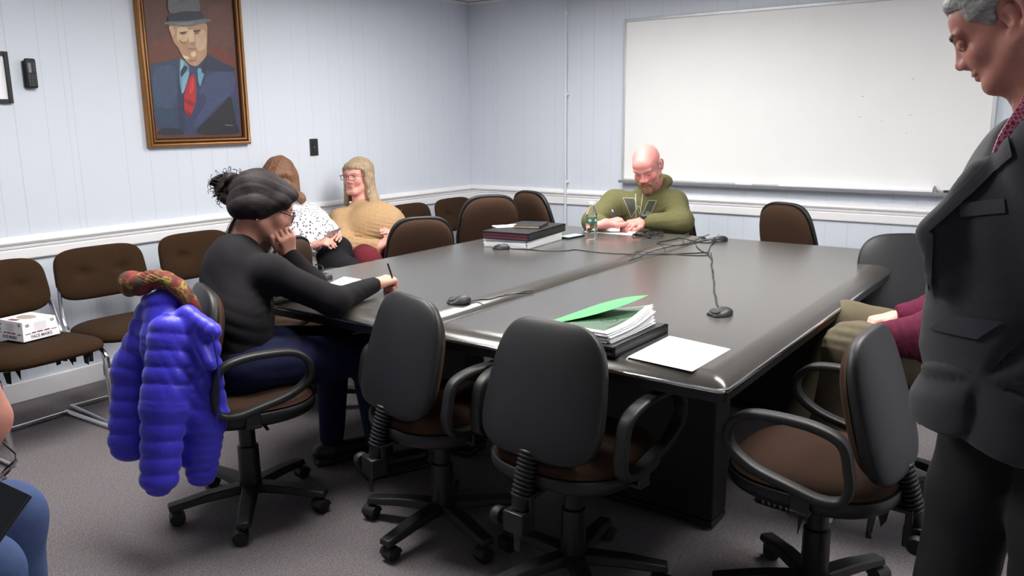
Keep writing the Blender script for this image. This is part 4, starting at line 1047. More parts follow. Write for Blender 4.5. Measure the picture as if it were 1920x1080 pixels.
#@@W1
# ================= woman in black
def woman_black():
    F_ = V(.42, .91, 0); R_ = V(.91, -.42, 0)
    e = person((1.97, -3.88, 0), 'woman in black sweater and jeans with messy dark bun, writing at the near table end')
    pel = V(1.985, -3.875, .575); N_ = at(447, 462, 3.07); C = at(496, 388, 3.07); hf = V(.63, .77, 0); hd = nrm(hf+V(0, 0, -.42)); M = basis(hd)
    shL = at(412, 508, 3.19); shR = at(508, 512, 2.93); elR = at(626, 566, 2.96); wrR = onp(704, 533, 2, .795)
    elL = onp(585, 535, 2, .80); wrL = at(541, 478, 3.13)
    hipL, hipR = pel-R_*.09, pel+R_*.09; knL = V(1.99, -3.44, .53); knR = V(2.22, -3.47, .53)
    anL = V(1.93, -3.42, .09); anR = V(2.2, -3.40, .09)
    sd = SD(); s = .96; head(sd, C, M, s, .96, .95)
    sd.cap(C-M[:, 2]*.06-M[:, 1]*.02, N_+V(0, 0, -.02), .052, .06, .03); ch = pel*.35+N_*.65
    sd.cap(pel, ch, .11, .10, .06, flat=F_, ff=1.2); sd.cap(shL, shR, .045, .045, .05)
    limb(sd, [shL, elL, wrL], [.042, .034, .024]); limb(sd, [shR, elR, wrR], [.042, .034, .024])
    limb(sd, [hipL, knL, anL], [.075, .05, .035]); limb(sd, [hipR, knR, anR], [.075, .05, .035])
    hd_d = nrm(onp(738, 521, 2, .805)-wrR)
    cu = ((1.1, 1.3, .8), (1.2, 1.4, .8), (1.3, 1.4, .9), (1.35, 1.4, .9))
    hand(sd, wrR, hd_d, V(.15, -.2, 1), 1 if np.cross(hd_d, V(.15, -.2, 1))@V(-.6, .8, 0) > 0 else -1, .98, cu, thumb=(.5, .85, -.25))
    dl = nrm(at(537, 436, 3.06)-wrL); hand(sd, wrL, dl, V(.75, -.2, .1), -1, .95, ((1.0, 1.2, .6),)*4)
    skin = hexc(200, 142, 124)
    body_mesh(sd, e, .006, fine_at(C, .13, .004)+fine_at(wrR+hd_d*.05, .08, .003), skin, facepaint(C, M, s, .96, brow=hexc(60, 40, 36), cheek=hexc(206, 134, 120)))
    # sweater
    sd = SD(); MT = basis(F_)
    sd.ell(ch+V(0, 0, .0)-F_*.01, (.175, .125, .19), basis(F_), .05); sd.ell(pel+V(0, 0, .13), (.16, .125, .17), MT, .06); sd.ell(pel+V(0, 0, .0)-F_*.01, (.185, .14, .10), MT, .05)
    sd.cap(shL, shR, .062, .06, .05); sd.cap(shL*.5+shR*.5+V(0, 0, .0), N_, .08, .062, .05)
    limb(sd, [shL, elL, wrL], [.062, .052, .036], .04); limb(sd, [shR, elR], [.064, .050], .04); sd.cap(elR, wrR, .048, .032, .03, cut=(0, 1))
    sd.cap(N_+V(0, 0, .055), N_+V(0, 0, .2), .055, .07, .01, 's')
    up = nrm(elR-shR)
    dsp = folds([(elR, up, .045, .006, .10), (elR*.5+wrR*.5, nrm(wrR-elR)+V(0, .0, .8), .07, .003, .08), (pel+V(0, 0, .10)+R_*.1, V(.25, .2, 1), .085, .005, .12), (shR-V(0, 0, .08), V(.6, .3, -.5), .05, .005, .08), (pel+V(0, 0, .24)-F_*.1, V(.6, 0, 1), .13, .003, .12)], (.003, 14, 1))
    cloth('sweater', hexc(20, 18, 21), e, sd, .008, dsp, fine_at(elR, .12, .006, (2,)), rough=.85, bump=.15)
    # jeans
    sd = SD(); limb(sd, [hipL, knL, anL+V(0, 0, .02)], [.105, .075, .05], .04); limb(sd, [hipR, knR, anR+V(0, 0, .02)], [.105, .075, .05], .04); sd.ell(pel-V(0, 0, .02), (.175, .13, .10), MT, .04)
    cloth('jeans', hexc(24, 28, 56), e, sd, .009, folds([(hipR+F_*.08, V(.8, -.1, .4), .05, .006, .12), (knR, V(.1, .2, 1), .05, .005, .1)]), rough=.9, bump=.3, bscale=700)
    for an, t in ((anL, -1), (anR, 1)): shoe(e, an, an+F_, m_black)
    # hair
    sd = SD(); W = lambda x, y, z: C+M @ (V(x, y, z)*s)
    sd.ell(W(0, -.03, .048), (.088, .104, .088), M, .02); sd.ell(W(0, .055, .078), (.07, .05, .035), M, .03); sd.cap(W(-.07, -.03, .0), W(.07, -.03, .0), .045, .045, .03)
    for x in (-1, 1): sd.cap(W(x*.066, .06, .045), W(x*.066, -.03, .0), .026, .034, .03); sd.cap(W(x*.066, -.02, .0), W(x*.05, -.08, -.03), .034, .034, .03)
    sd.ell(W(0, -.09, -.015), (.065, .045, .06), M, .04)
    v, F = sd.mesh(.004, strands(M @ V(.25, 1, .35), C, 230, .0008, 120)); m_h = mat('dark_hair', hexc(26, 17, 18), .6, spec=.22, noise=.25, nscale=80, stretch=(1, 1, 1), bump=.5, bscale=300)
    hr = npobj('hair', v, F, m_h, e)
    B = at(432, 352, 3.13); sd = SD(); r = random.Random(4)
    sd.ell(B, (.055, .05, .055), None, .02)
    for i in range(16):
        a, b_ = r.uniform(0, 2*PI), r.uniform(-1, 1); q = B+V(math.cos(a)*.045, math.sin(a)*.045, b_*.05); sd.ell(q, (r.uniform(.014, .026),)*3, None, .008)
    v, F = sd.mesh(.004, strands(V(.2, .8, .6), B, 200, .004, 120)); npobj('bun', v, F, m_h, e)
    mb = MB(); org = np.array(e.location)
    for i in range(150):
        a, b_ = r.uniform(0, 2*PI), r.uniform(-1, 1); d0 = nrm(V(math.cos(a), math.sin(a), b_+.15)); q = B+d0*.045; t = nrm(np.cross(d0, V(r.uniform(-1, 1), r.uniform(-1, 1), r.uniform(-1, 1)))); L_ = r.uniform(.02, .05)
        pts = [q, q+d0*.014+t*L_*.4, q+d0*.028+t*L_*.7, q+d0*.022+t*L_]; mb.tube([p-Vector(org) for p in spline(pts, 3)], .0011, 4)
    for i in range(22):
        x = r.uniform(-.06, .06); p0 = W(x, -.07, -.02); p1 = N_+R_*x*.7-F_*.045+V(0, 0, r.uniform(-.01, .03)); mb.tube([p-Vector(org) for p in spline([p0, (p0+p1)/2-F_*.012+V(r.uniform(-.01, .01), 0, 0), p1], 4)], .001, 4)
    obj('loose_strands', mb, m_h, e)['kind'] = 'stuff'
    glasses(e, C, M, s, .96, m_gl, .002)
    er = W(.082, -.012, -.045); obj('earring', MB().lathe([(.003, -.006), (.0045, 0), (.003, .006)], 8, T(*(er-org))), m_chrome, e)
    # pen
    pn = empty('pen', tuple(onp(733, 513, 2, .83))); tag(pn, 'dark pen held upright in the fist of the woman in black', 'pen')
    dd = Matrix.Rotation(.35, 4, 'X'); obj('barrel', MB().lathe([(.001, -.07), (.0035, -.055), (.004, .02), (.0035, .045)], 10, dd), m_dark, pn); obj('pen_tip', MB().lathe([(.0005, -.078), (.0015, -.068)], 8, dd), m_chrome, pn)
woman_black()
#@@MG
def man_green():
    C = at(1213, 312, 5.0); td = nrm(V(.22, -.97, 0)); R_ = np.cross(td, (0, 0, 1))
    hd = nrm(V(.17, -.96, 0)+V(0, 0, -.62)); M = basis(hd, up=nrm(V(-.0, 0, 1)+.10*R_))
    N_ = at(1226, 350, 5.16); shA = at(1153, 380, 5.18); shB = at(1264, 381, 5.08)     # image left / right
    elA = onp(1112, 416, 2, .80); wrA = onp(1134, 421, 2, .80); elB = onp(1280, 416, 2, .80); wrB = onp(1207, 415, 2, .80)
    px = N_+V(-.02, .10, 0); pel = V(px[0], px[1]+.02, .56)
    SWC[7].location = (pel[0], pel[1]+.02, 0)
    e = person((pel[0], pel[1], 0), 'bald bearded man in an olive green hoodie writing at the far end of the tables')
    wrA[2] = .805; wrB[2] = .80
    sd = SD(); s = 1.03; w = 1.04; head(sd, C, M, s, w, 1.15, 1.15)
    sd.cap(C-M[:, 2]*.05-M[:, 1]*.03, N_, .06, .068, .03)
    ch = (shA+shB)/2*.6+pel*.4
    sd.cap(pel, ch, .13, .13, .06, flat=td, ff=1.2); sd.cap(shA, shB, .05, .05, .05)
    limb(sd, [shA, elA, wrA], [.05, .042, .03]); limb(sd, [shB, elB, wrB], [.05, .042, .03])
    hips = [pel-R_*.1, pel+R_*.1]; kn = [h_+td*.42+V(0, 0, -.03) for h_ in hips]; an = [k_+td*.0+V(0, 0, -.44) for k_ in kn]
    for a, b_, c in zip(hips, kn, an): limb(sd, [a, b_, c], [.08, .055, .04])
    dA = nrm(onp(1164, 412, 2, .825)-wrA); dB = nrm(onp(1180, 420, 2, .79)-wrB)
    hA = ((.8, 1.1, .5), (1.0, 1.2, .6), (1.1, 1.2, .6), (1.2, 1.2, .6)); hB = ((.35, .5, .3), (.4, .55, .3), (.5, .55, .3), (.6, .6, .3))
    cz = lambda d, n, want: 1 if np.cross(d, n)@want > 0 else -1
    nA = nrm(V(-.45, -.6, .65)); hand(sd, wrA, dA, nA, cz(dA, nA, V(.2, -.2, .9)), 1.15, hA, thumb=(.5, .85, -.2))
    nB = nrm(V(.1, -.35, .9)); hand(sd, wrB, dB, nB, cz(dB, nB, V(.0, -.9, 0)), 1.12, hB, .25, thumb=(.6, .7, -.1))
    skin = hexc(206, 136, 128)
    pts = facepaint(C, M, s, w, lip=hexc(170, 92, 88), brow=hexc(170, 112, 100), cheek=hexc(206, 100, 96), eye=False, hasbrow=.6)
    for x in (-1, 1): pts.append((C, M, (x*.034, .09, .001), (.02, .02, .0035), hexc(110, 62, 60), .8))
    pts += [(C, M, (0, .02, .07), (.09, .1, .08), hexc(216, 134, 132), .5)]
    body_mesh(sd, e, .0065, fine_at(C, .13, .0045)+fine_at((wrA+wrB)/2, .13, .0045, (0, 1))+fine_at(wrA, .04, .0035, (2,)), skin, pts)
    # beard
    sd = SD(); W = lambda x, y, z: C+M @ (V(x*w, y, z)*s)
    sd.ell(W(0, .072, -.108), (.04, .03, .042), M, .02); sd.cap(W(-.058, .015, -.06), W(-.03, .072, -.09), .017, .02, .02); sd.cap(W(.058, .015, -.06), W(.03, .072, -.09), .017, .02, .02)
    sd.cap(W(-.024, .098, -.054), W(.024, .098, -.054), .009, .009, .01); sd.cap(W(-.03, .092, -.055), W(-.034, .08, -.09), .011, .013, .01); sd.cap(W(.03, .092, -.055), W(.034, .08, -.09), .011, .013, .01)
    sd.ell(W(0, .104, -.07), (.019, .014, .0055), M, .006, 's')
    v, F = sd.mesh(.004, strands(M[:, 2], C, 420, .0022, 150)); npobj('beard', v, F, mat('beard_hair', hexc(150, 112, 88), .85, noise=.35, nscale=90, bump=.5, bscale=500), e)
    # hoodie
    sd = SD(); MT = basis(td)
    sd.ell(ch+V(0, 0, -.01), (.20, .14, .21), MT, .06); sd.ell(pel+V(0, 0, .12), (.20, .165, .2), MT, .06); sd.ell(pel+V(0, 0, .02), (.2, .16, .1), MT, .04)
    sd.cap(shA, shB, .072, .07, .06); limb(sd, [shA, elA], [.076, .062], .05); limb(sd, [shB, elB], [.076, .064], .05)
    sd.cap(elA, wrA, .064, .038, .03, cut=(0, 1)); sd.cap(elB, wrB, .066, .04, .03, cut=(0, 1))
    sd.cap(N_+td*.02+V(0, 0, -.055), N_-td*.02+V(0, 0, -.005), .10, .080, .04)
    # hood behind neck
    hb = N_-td*.03+V(0, 0, .02)
    for t in range(9):
        a0 = -PI*.95+t*PI*.95/4.5; pass
    ring = [N_+R_*.088*math.cos(a)+td*(-.065*math.sin(a)-.005)+V(0, 0, .03+.02*math.sin(a)) for a in [PI*(-.14)+i*PI*1.28/12 for i in range(13)]]
    for a, b_ in zip(ring[:-1], ring[1:]): sd.cap(a, b_, .026, .026, .015)
    sd.cap(C-M[:, 2]*.09, N_+td*.04+V(0, 0, -.02), .062, .05, .02, 's')
    # chin room
    uB = nrm(elB-shB)
    dsp = folds([(shB+uB*.12, uB+R_*.25, .045, .008, .13), (elB, nrm(wrB-elB)+V(0, 0, .5), .045, .006, .09), (shA+nrm(elA-shA)*.12, nrm(elA-shA), .06, .006, .12), (shB-V(0, 0, .06)-R_*.06, R_+V(0, 0, .4), .05, .006, .08), (ch+td*.12-V(0, 0, .1), V(.4, 0, 1), .08, .006, .15), (elA, V(1, 0, .4), .05, .005, .07)], (.003, 15, 2))
    hd_o = cloth('hoodie', hexc(96, 93, 62), e, sd, .0075, dsp, rough=.95, bump=.2)
    return e, hd_o, N_, td, R_, C, wrB, dB, wrA
def bvh_of(o):
    from mathutils.bvhtree import BVHTree
    off = np.array(o.parent.location) if o.parent else np.zeros(3)
    return BVHTree.FromPolygons([tuple(np.array(v.co)+off) for v in o.data.vertices], [tuple(p.vertices) for p in o.data.polygons])
def hit(bv, px, py, lift=.003):
    d = nrm(FW+RT*(px-960)/FOC+UP*(540-py)/FOC); r = bv.ray_cast(Vector(CAM), Vector(d))
    if r[0] is None: return None
    n = np.array(r[1]); n = n if n@d < 0 else -n
    return np.array(r[0])+n*lift
def decal(name, bv, quads, m_, parent, th=.0025, n=5, lift=.002):     # thin cloth patches lying on a garment
    org = worg(parent); mb = MB()
    for (a, b_, c, d) in quads:      # corners in photo pixels a-b / d-c
        G = []
        for i in range(n+1):
            row = []
            for j in range(n+1):
                u_, w_ = i/n, j/n; x = (a[0]*(1-u_)+b_[0]*u_)*(1-w_)+(d[0]*(1-u_)+c[0]*u_)*w_; y = (a[1]*(1-u_)+b_[1]*u_)*(1-w_)+(d[1]*(1-u_)+c[1]*u_)*w_
                row.append(hit(bv, x, y, lift+th))
            G.append(row)
        ok = [p for r_ in G for p in r_ if p is not None]
        if len(ok) < (n+1)**2: continue
        vs = [p-org for r_ in G for p in r_]; tow = nrm(CAM-ok[0]); o_ = len(vs); vs += [p-tow*th for p in vs]; w_ = n+1; fs = []
        for i in range(n):
            for j in range(n): q = i*w_+j; fs.append((q, q+1, q+1+w_, q+w_)); fs.append((o_+q, o_+q+w_, o_+q+1+w_, o_+q+1))
        for i in range(n): fs += [(i, o_+i, o_+i+1, i+1), (n*w_+i, n*w_+i+1, o_+n*w_+i+1, o_+n*w_+i), (i*w_, (i+1)*w_, o_+(i+1)*w_, o_+i*w_), (i*w_+n, o_+i*w_+n, o_+(i+1)*w_+n, (i+1)*w_+n)]
        mb.add(vs, fs)
    return obj(name, mb, m_, parent, ang=60)
def line(a, b_, w_): 
    a, b_ = np.array(a, float), np.array(b_, float); t = (b_-a)/np.linalg.norm(b_-a); n = np.array([-t[1], t[0]])*w_/2; return (tuple(a+n), tuple(b_+n), tuple(b_-n), tuple(a-n))
mge, mgh, mgN, mgtd, mgR, mgC, wrB, dB, wrA = man_green()
bv = bvh_of(mgh)
pale = mat('print_outline', hexc(150, 152, 130), .9); dkg = mat('print_grey', hexc(66, 68, 58), .9)
Wl = [((1168, 371), (1184, 407)), ((1190, 372), (1198, 400)), ((1198, 385), (1184, 407)), ((1168, 371), (1190, 372)), ((1216, 376), (1204, 402)), ((1231, 376), (1218, 406)), ((1216, 376), (1231, 376)), ((1198, 385), (1206, 404))]
lf = decal('chest_letter', bv, [((1169, 372), (1189, 373), (1196, 398), (1185, 405)), ((1216, 377), (1230, 377), (1218, 404), (1206, 400))], dkg, mge, .0008, 4, .001)
decal('letter_outline', bv, [line(a, b_, 1.3) for a, b_ in Wl], pale, lf, .0014, 4, .0015)
ds = mat('drawstring', hexc(168, 170, 148), .9)
for a, b_ in (((1192, 364), (1193, 408)), ((1206, 364), (1200, 402))): decal('drawstring', bv, [line(a, b_, 1.5)], ds, mge, .004, 6, .001)
wc = wrB+dB*.006; wM = basis(dB, (0, -.35, .9)); org = np.array(mge.location)
W4 = Matrix(((wM[0, 0], wM[0, 2], wM[0, 1], wc[0]-org[0]), (wM[1, 0], wM[1, 2], wM[1, 1], wc[1]-org[1]), (wM[2, 0], wM[2, 2], wM[2, 1], wc[2]-org[2]), (0, 0, 0, 1)))
wt = obj('wristwatch', MB().lathe([(.031, -.012), (.034, -.012), (.034, .012), (.031, .012)], 28, W4 @ Matrix.Diagonal((1.05, .9, 1, 1))), m_black, mge)
wt['label'] = 'black wristwatch with round dial'
W5 = W4 @ T(-.006, .030, 0) @ Rm(-PI/2, 'X')
obj('watch_face', MB().lathe([(.021, 0), (.023, .004), (.021, .010), (.017, .0115)], 24, W5), m_rubber, wt)
obj('watch_dial', MB().lathe([(.016, .0112), (.016, .0125)], 20, W5), mat('watch_glass', hexc(90, 98, 104), .1), wt)
# his pen
pa = onp(1160, 421, 2, .775); pb = at(1148, 394, 4.93)
pn = empty('pen', tuple(pa)); tag(pn, 'blue ballpoint pen in the hand of the man in green', 'pen'); q = Vector(pb-pa)
obj('barrel', MB().tube([(0, 0, 0), q*.3, q*.88], .0055, 8), mat('blue_plastic', hexc(50, 52, 150), .35), pn); obj('clicker', MB().tube([q*.88, q], .004, 8), mat('pen_cap', hexc(190, 196, 210), .3), pn)
#@@SUIT
def man_suit():
    e0 = at(1908, 540, 1.72); td = nrm(V(-.70, -.71, 0)); R_ = np.cross(td, (0, 0, 1)); L_ = -R_
    e = person((e0[0], e0[1], 0), 'grey-haired man in dark suit and pink tie standing at the right edge')
    C = at(1889, 46, 1.74); hd = nrm(V(-.985, .03, 0)+V(0, 0, -.58)); M = basis(hd)
    N_ = at(1980, 198, 1.73); pel = V(e0[0], e0[1], .95)+td*(-.02)
    shL = at(1995, 290, 1.54); shR = at(1930, 285, 1.90); ch = (shL+shR)/2+V(0, 0, -.16)
    elL = at(2075, 590, 1.50); wrL = pel-td*.02+np.cross((0, 0, 1), td)*.16+V(0, 0, .0); elR = shR+V(.02, .0, -.3); wrR = pel+td*.0-np.cross((0, 0, 1), td)*.15+V(0, 0, .02)
    hips = [pel+L_*.1-td*.065, pel-L_*.1-td*.065]; an = [V(h_[0], h_[1], .1)+td*t for h_, t in zip(hips, (.0, .1))]; kn = [(h_*.5+a*.5)+V(0, 0, .03) for h_, a in zip(hips, an)]
    sd = SD(); s = 1.0; w = .98; head(sd, C, M, s, w, 1.15, 1.3, es=1.35)
    Wp = lambda x, y, z: C+M @ (V(x*w, y, z)*s)
    sd.ell(Wp(0, .02, -.095), (.045, .045, .025), M, .03)     # soft under-chin
    sd.cap(Wp(0, -.03, -.06), N_+V(0, 0, -.02), .06, .068, .04); sd.cap(Wp(0, -.01, -.085), N_+td*.03, .035, .04, .04)
    sd.cap(pel, ch, .12, .13, .06, flat=td, ff=1.2); sd.cap(shL, shR, .05, .05, .05)
    limb(sd, [shL, elL, wrL], [.05, .042, .03]); limb(sd, [shR, elR, wrR], [.05, .042, .03])
    for a, b_, c in zip(hips, kn, an): limb(sd, [a, b_, c], [.08, .055, .04])
    hand(sd, wrR, nrm(L_*.4+V(0, 0, -.9)), -L_, 1, 1.05, ((.3, .4, .3),)*4); dl = nrm(-L_*.4+V(0, 0, -.9)); hand(sd, wrL, dl, L_, 1, 1.05, ((.4, .5, .3),)*4)
    pts = facepaint(C, M, s, w, lip=hexc(150, 92, 88), brow=hexc(150, 140, 136), cheek=hexc(196, 116, 104), eye=False, hasbrow=.9)
    pts += [(C, M, (0, .0, .075), (.085, .1, .06), hexc(190, 182, 178), .5)]
    creases = folds([(Wp(-.05, .07, .05), M[:, 2], .014, .0016, .035), (Wp(.05, .07, .05), M[:, 2], .014, .0016, .035), (Wp(0, .04, -.13), M[:, 1]+M[:, 2]*.6, .02, .002, .05)], (.0006, 40, 3))
    body_mesh(sd, e, .007, fine_at(C, .15, .0028), hexc(188, 126, 112), pts, 1, creases)
    org = np.array(e.location)
    for x in (-1, 1):
        p = Wp(x*.032, .0835, .002)-org; ey = obj('eye', MB().lathe([(.0001, -.0122)]+[(.0122*math.sin(t*PI/12), -.0122*math.cos(t*PI/12)) for t in range(1, 12)]+[(.0001, .0122)], 20, T(*p)), mat('eye_white', hexc(150, 138, 132), .3), e)
        Q = Matrix.Translation(p) @ Matrix(((M[0, 0], M[0, 2], M[0, 1], 0), (M[1, 0], M[1, 2], M[1, 1], 0), (M[2, 0], M[2, 2], M[2, 1], 0), (0, 0, 0, 1))) @ Rm(.35, 'X')
        obj('iris', MB().lathe([(.0055, .0108), (.0055, .0122), (.003, .0128)], 14, Q), mat('iris_grey', hexc(58, 62, 66), .1), ey)
        sd = SD(); sd.cap(Wp(x*.018, .092, .0095), Wp(x*.046, .085, .0085), .0078, .0068, .006); sd.cap(Wp(x*.018, .0935, .004), Wp(x*.046, .0865, .003), .005, .0045, .005); sd.cap(Wp(x*.02, .091, -.0075), Wp(x*.045, .085, -.006), .0040, .0036, .004)
        v, F = sd.mesh(.0015); npobj('eyelid', v, F, m_skin, ey, paint(v, hexc(196, 134, 122), []))
        # brows
        mb = MB(); r = random.Random(8)
        for i in range(60):
            t = r.random(); p0 = Wp(x*(.014+.04*t), .0995-.012*t*t, .0235+.006*t+r.uniform(-.003, .003)); mb.tube([p0-org, p0-org+M @ V(x*.006, .004, .003), p0-org+M @ V(x*.011, .003, .002)], .0005, 3)
        obj('eyebrow', mb, mat('grey_hair', hexc(150, 146, 142), .6, noise=.3, nscale=120, bump=.5, bscale=300), e)['kind'] = 'stuff'
    # hair
    sd = SD()
    sd.ell(Wp(0, -.028, .052), (.084, .098, .082), M, .02); sd.ell(Wp(0, .045, .088), (.062, .045, .03), M, .02)
    for x in (-1, 1): sd.cap(Wp(x*.066, .03, .055), Wp(x*.070, .0, .03), .022, .02, .03)
    sd.cap(Wp(-.05, -.09, -.03), Wp(.05, -.09, -.03), .03, .03, .03)
    sd.ell(Wp(0, .085, .02), (.075, .055, .055), M, .012, 's')
    for x in (-1, 1): sd.ell(Wp(x*.09, -.018, -.004), (.03, .032, .042), M, .008, 's')
    v, F = sd.mesh(.003, strands(M @ V(0, 1, -.35), C, 420, .0016, 130)); npobj('hair', v, F, mat('silver_hair', hexc(150, 148, 144), .5, noise=.4, nscale=60, stretch=(1, 1, 3), bump=.6, bscale=260), e)
    # shirt collar + shirt front
    sd = SD(); sd.cap(N_+V(0, 0, -.06)-td*.01, N_+V(0, 0, .018), .076, .070, .02, cut=(0, 1)); sd.cap(N_+V(0, 0, -.05), ch+td*.03, .045, .05, .03)
    v, F = sd.mesh(.005); npobj('shirt', v, F, mat('shirt_white', hexc(226, 224, 230), .8), e)
    # jacket
    MT = basis(td); sd = SD()
    sd.ell(ch+V(0, 0, .0), (.205, .135, .25), MT, .06); sd.ell(pel+V(0, 0, .10)+td*.02, (.185, .14, .2), MT, .06)
    sd.ell(pel+V(0, 0, .22)+td*.035, (.17, .135, .16), MT, .06)
    sd.cap(pel+V(0, 0, .05), pel+V(0, 0, -.15), .155, .17, .05, flat=td, ff=1.15, cut=(0, 1)); sd.cap(shL, shR, .08, .078, .06)
    sd.cap(pel+td*.05+V(0, 0, .1), pel+td*.09+V(0, 0, -.20), .12, .15, .08, flat=td, ff=2.0, cut=(0, 1))
    limb(sd, [shL, elL, wrL], [.085, .07, .06], .05); limb(sd, [shR, elR, wrR], [.08, .065, .05], .05)
    sd.cap(N_+td*.07+V(0, 0, .05), ch+td*.15+V(0, 0, .14), .045, .015, .02, 's'); sd.cap(N_+V(0, 0, -.01), N_+V(0, 0, .2), .075, .10, .02, 's')
    sd.cap(at(1840, 330, 1.68), at(1762, 440, 1.70), .03, .03, .04); sd.cap(at(1762, 440, 1.70), at(1775, 520, 1.70), .035, .03, .04)
    fp = at(1900, 725, 1.55)
    def rad(x, y, z):
        dx, dy, dz = x-fp[0], y-fp[1], z-fp[2]; h_ = dx*RT[0]+dy*RT[1]+dz*RT[2]; v_ = dx*UP[0]+dy*UP[1]+dz*UP[2]; a = np.arctan2(v_, -h_); rr = np.sqrt(h_*h_+v_*v_)
        g = np.clip(rr/.06, 0, 1)*np.exp(-(rr/.22)**2); return .018*g*(1-2*np.abs(np.sin(a*2.6+.6+.3*np.sin(rr*20)))**.6)
    f0 = folds([(ch+td*.12, V(.2, .2, 1), .12, .003, .2), (at(1800, 640, 1.5), V(0, 0, 1)+.2*td, .09, .012, .10), (at(1790, 560, 1.5), V(0, 0, 1), .10, .006, .10)], (.002, 12, 5))
    m_suit = mat('suit_wool', hexc(40, 39, 46), .85, noise=.12, nscale=220, bump=.3, bscale=900, sheen=.15, spec=.25)
    v, F = sd.mesh(.007, lambda x, y, z: f0(x, y, z)+rad(x, y, z)); jk = npobj('jacket', v, F, m_suit, e, relax=1)
    sd = SD()
    for a, b_, c in zip(hips, kn, an): limb(sd, [a, b_, V(c[0], c[1], .06)], [.115, .092, .08], .04)
    sd.cap(hips[0], hips[1], .115, .115, .05)
    v, F = sd.mesh(.01, folds([(kn[0], V(0, 0, 1), .1, .004, .2)], (.003, 10, 6))); npobj('trousers', v, F, mat('trouser_wool', hexc(20, 19, 22), .9, noise=.1, nscale=200), e)
    for a in an: shoe(e, a, a+td, m_black)
    bv = bvh_of(jk)
    m_lap = mat('lapel_wool', hexc(44, 43, 51), .8, noise=.1, nscale=220, bump=.3, bscale=900)
    lp = decal('lapel', bv, [((1897, 258), (1742, 418), (1738, 442), (1905, 292)), ((1738, 430), (1741, 520), (1752, 560), (1752, 440))], m_lap, e, .006, 14, .002)
    decal('breast_pocket', bv, [((1798, 383), (1886, 373), (1888, 400), (1800, 408))], m_lap, e, .003, 8, .001)
    fl = decal('pocket_flap', bv, [((1745, 616), (1785, 590), (1885, 602), (1835, 636))], m_lap, e, .004, 8, .002)
    # tie
    mb = MB(); P = [at(1932, 184, 1.67), at(1917, 212, 1.64), at(1904, 238, 1.63), at(1890, 268, 1.635), at(1876, 310, 1.66), at(1866, 370, 1.70)]
    mb.sweep([p-Vector(org) for p in spline(P, 4)], rrect(.010, .034, .004, 2), up=tuple(nrm(CAM-P[0])), scales=[min(1.25, .8+.05*abs(i-2)) for i in range(21)])
    mt = mat('tie_silk', hexc(150, 26, 66), .4); N2, L2, b2_ = nodes(mt); vo = N2.new('ShaderNodeTexVoronoi'); vo.inputs['Scale'].default_value = 110; vo.feature = 'DISTANCE_TO_EDGE'
    tc = N2.new('ShaderNodeTexCoord'); L2.new(tc.outputs['Object'], vo.inputs[0]); cr = N2.new('ShaderNodeValToRGB'); cr.color_ramp.elements[0].position = .02; cr.color_ramp.elements[1].position = .2
    cr.color_ramp.elements[0].color = (*hexc(214, 150, 176), 1); cr.color_ramp.elements[1].color = (*hexc(158, 20, 62), 1); L2.new(vo.outputs['Distance'], cr.inputs[0]); L2.new(cr.outputs[0], b2_.inputs['Base Color'])
    obj('tie', mb, mt, e)
    return e
man_suit()

#@@W3
def held_paper(corners, lab, bend=.012):       # corners: world points a,b,c,d
    a, b_, c, d = [np.array(q) for q in corners]; o = (a+b_+c+d)/4; n = nrm(np.cross(b_-a, d-a))
    def f(u_, w_): p = (a*(1-u_)+b_*u_)*(1-w_)+(d*(1-u_)+c*u_)*w_-o+n*bend*4*u_*(1-u_)*(w_); return tuple(p)
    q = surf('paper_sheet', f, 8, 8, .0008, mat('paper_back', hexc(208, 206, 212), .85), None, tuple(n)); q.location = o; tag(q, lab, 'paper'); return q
def seated(e, pel, N_, shA, shB, td, elA, wrA, elB, wrB, kn, an, C, M, s, w, skin, paints, h=.0075, thick=1.0, hf=.0045, hands=True, hA=None, hB=None, nose=1.0, jaw=1.0):
    R_ = np.cross(td, (0, 0, 1)); sd = SD(); head(sd, C, M, s, w, nose, jaw)
    sd.cap(C-M[:, 2]*.06-M[:, 1]*.02, N_+V(0, 0, -.02), .054*thick, .06*thick, .03); ch = pel*.35+N_*.65
    sd.cap(pel, ch, .11, .10, .06, flat=td, ff=1.2); sd.cap(shA, shB, .045, .045, .05)
    limb(sd, [shA, elA, wrA], [.042, .036, .026]); limb(sd, [shB, elB, wrB], [.042, .036, .026])
    for sg, k_, a_ in zip((-1, 1), kn, an): limb(sd, [pel+R_*.09*sg, k_, a_], [.07, .05, .035])
    fn = fine_at(C, .13, hf)
    for q in (hA, hB):
        if q: hand(sd, *q[0], **q[1]); fn += fine_at(np.array(q[0][0]), .08, .004, (2,))
    return body_mesh(sd, e, h, fn, skin, paints)
def man_top(sd, pel, N_, shA, shB, td, elA, wrA, elB, wrB, W=1.0, D=1.0, arm=.058, cuff=.036):
    MT = basis(td); ch = pel*.35+N_*.65
    sd.ell(ch-V(0, 0, .03), (.175*W, .125*D, .16), MT, .05); sd.ell(pel+V(0, 0, .13), (.17*W, .135*D, .18), MT, .06); sd.ell(pel, (.185*W, .145*D, .09), MT, .05)
    sd.cap(shA, shB, .058, .058, .05); sd.cap((shA+shB)/2, N_, .075, .058, .05)
    for sh, el, wr in ((shA, elA, wrA), (shB, elB, wrB)): sd.cap(sh, el, arm*1.1, arm*.95, .04); sd.cap(el, wr, arm*.95, cuff, .03, cut=(0, 1))
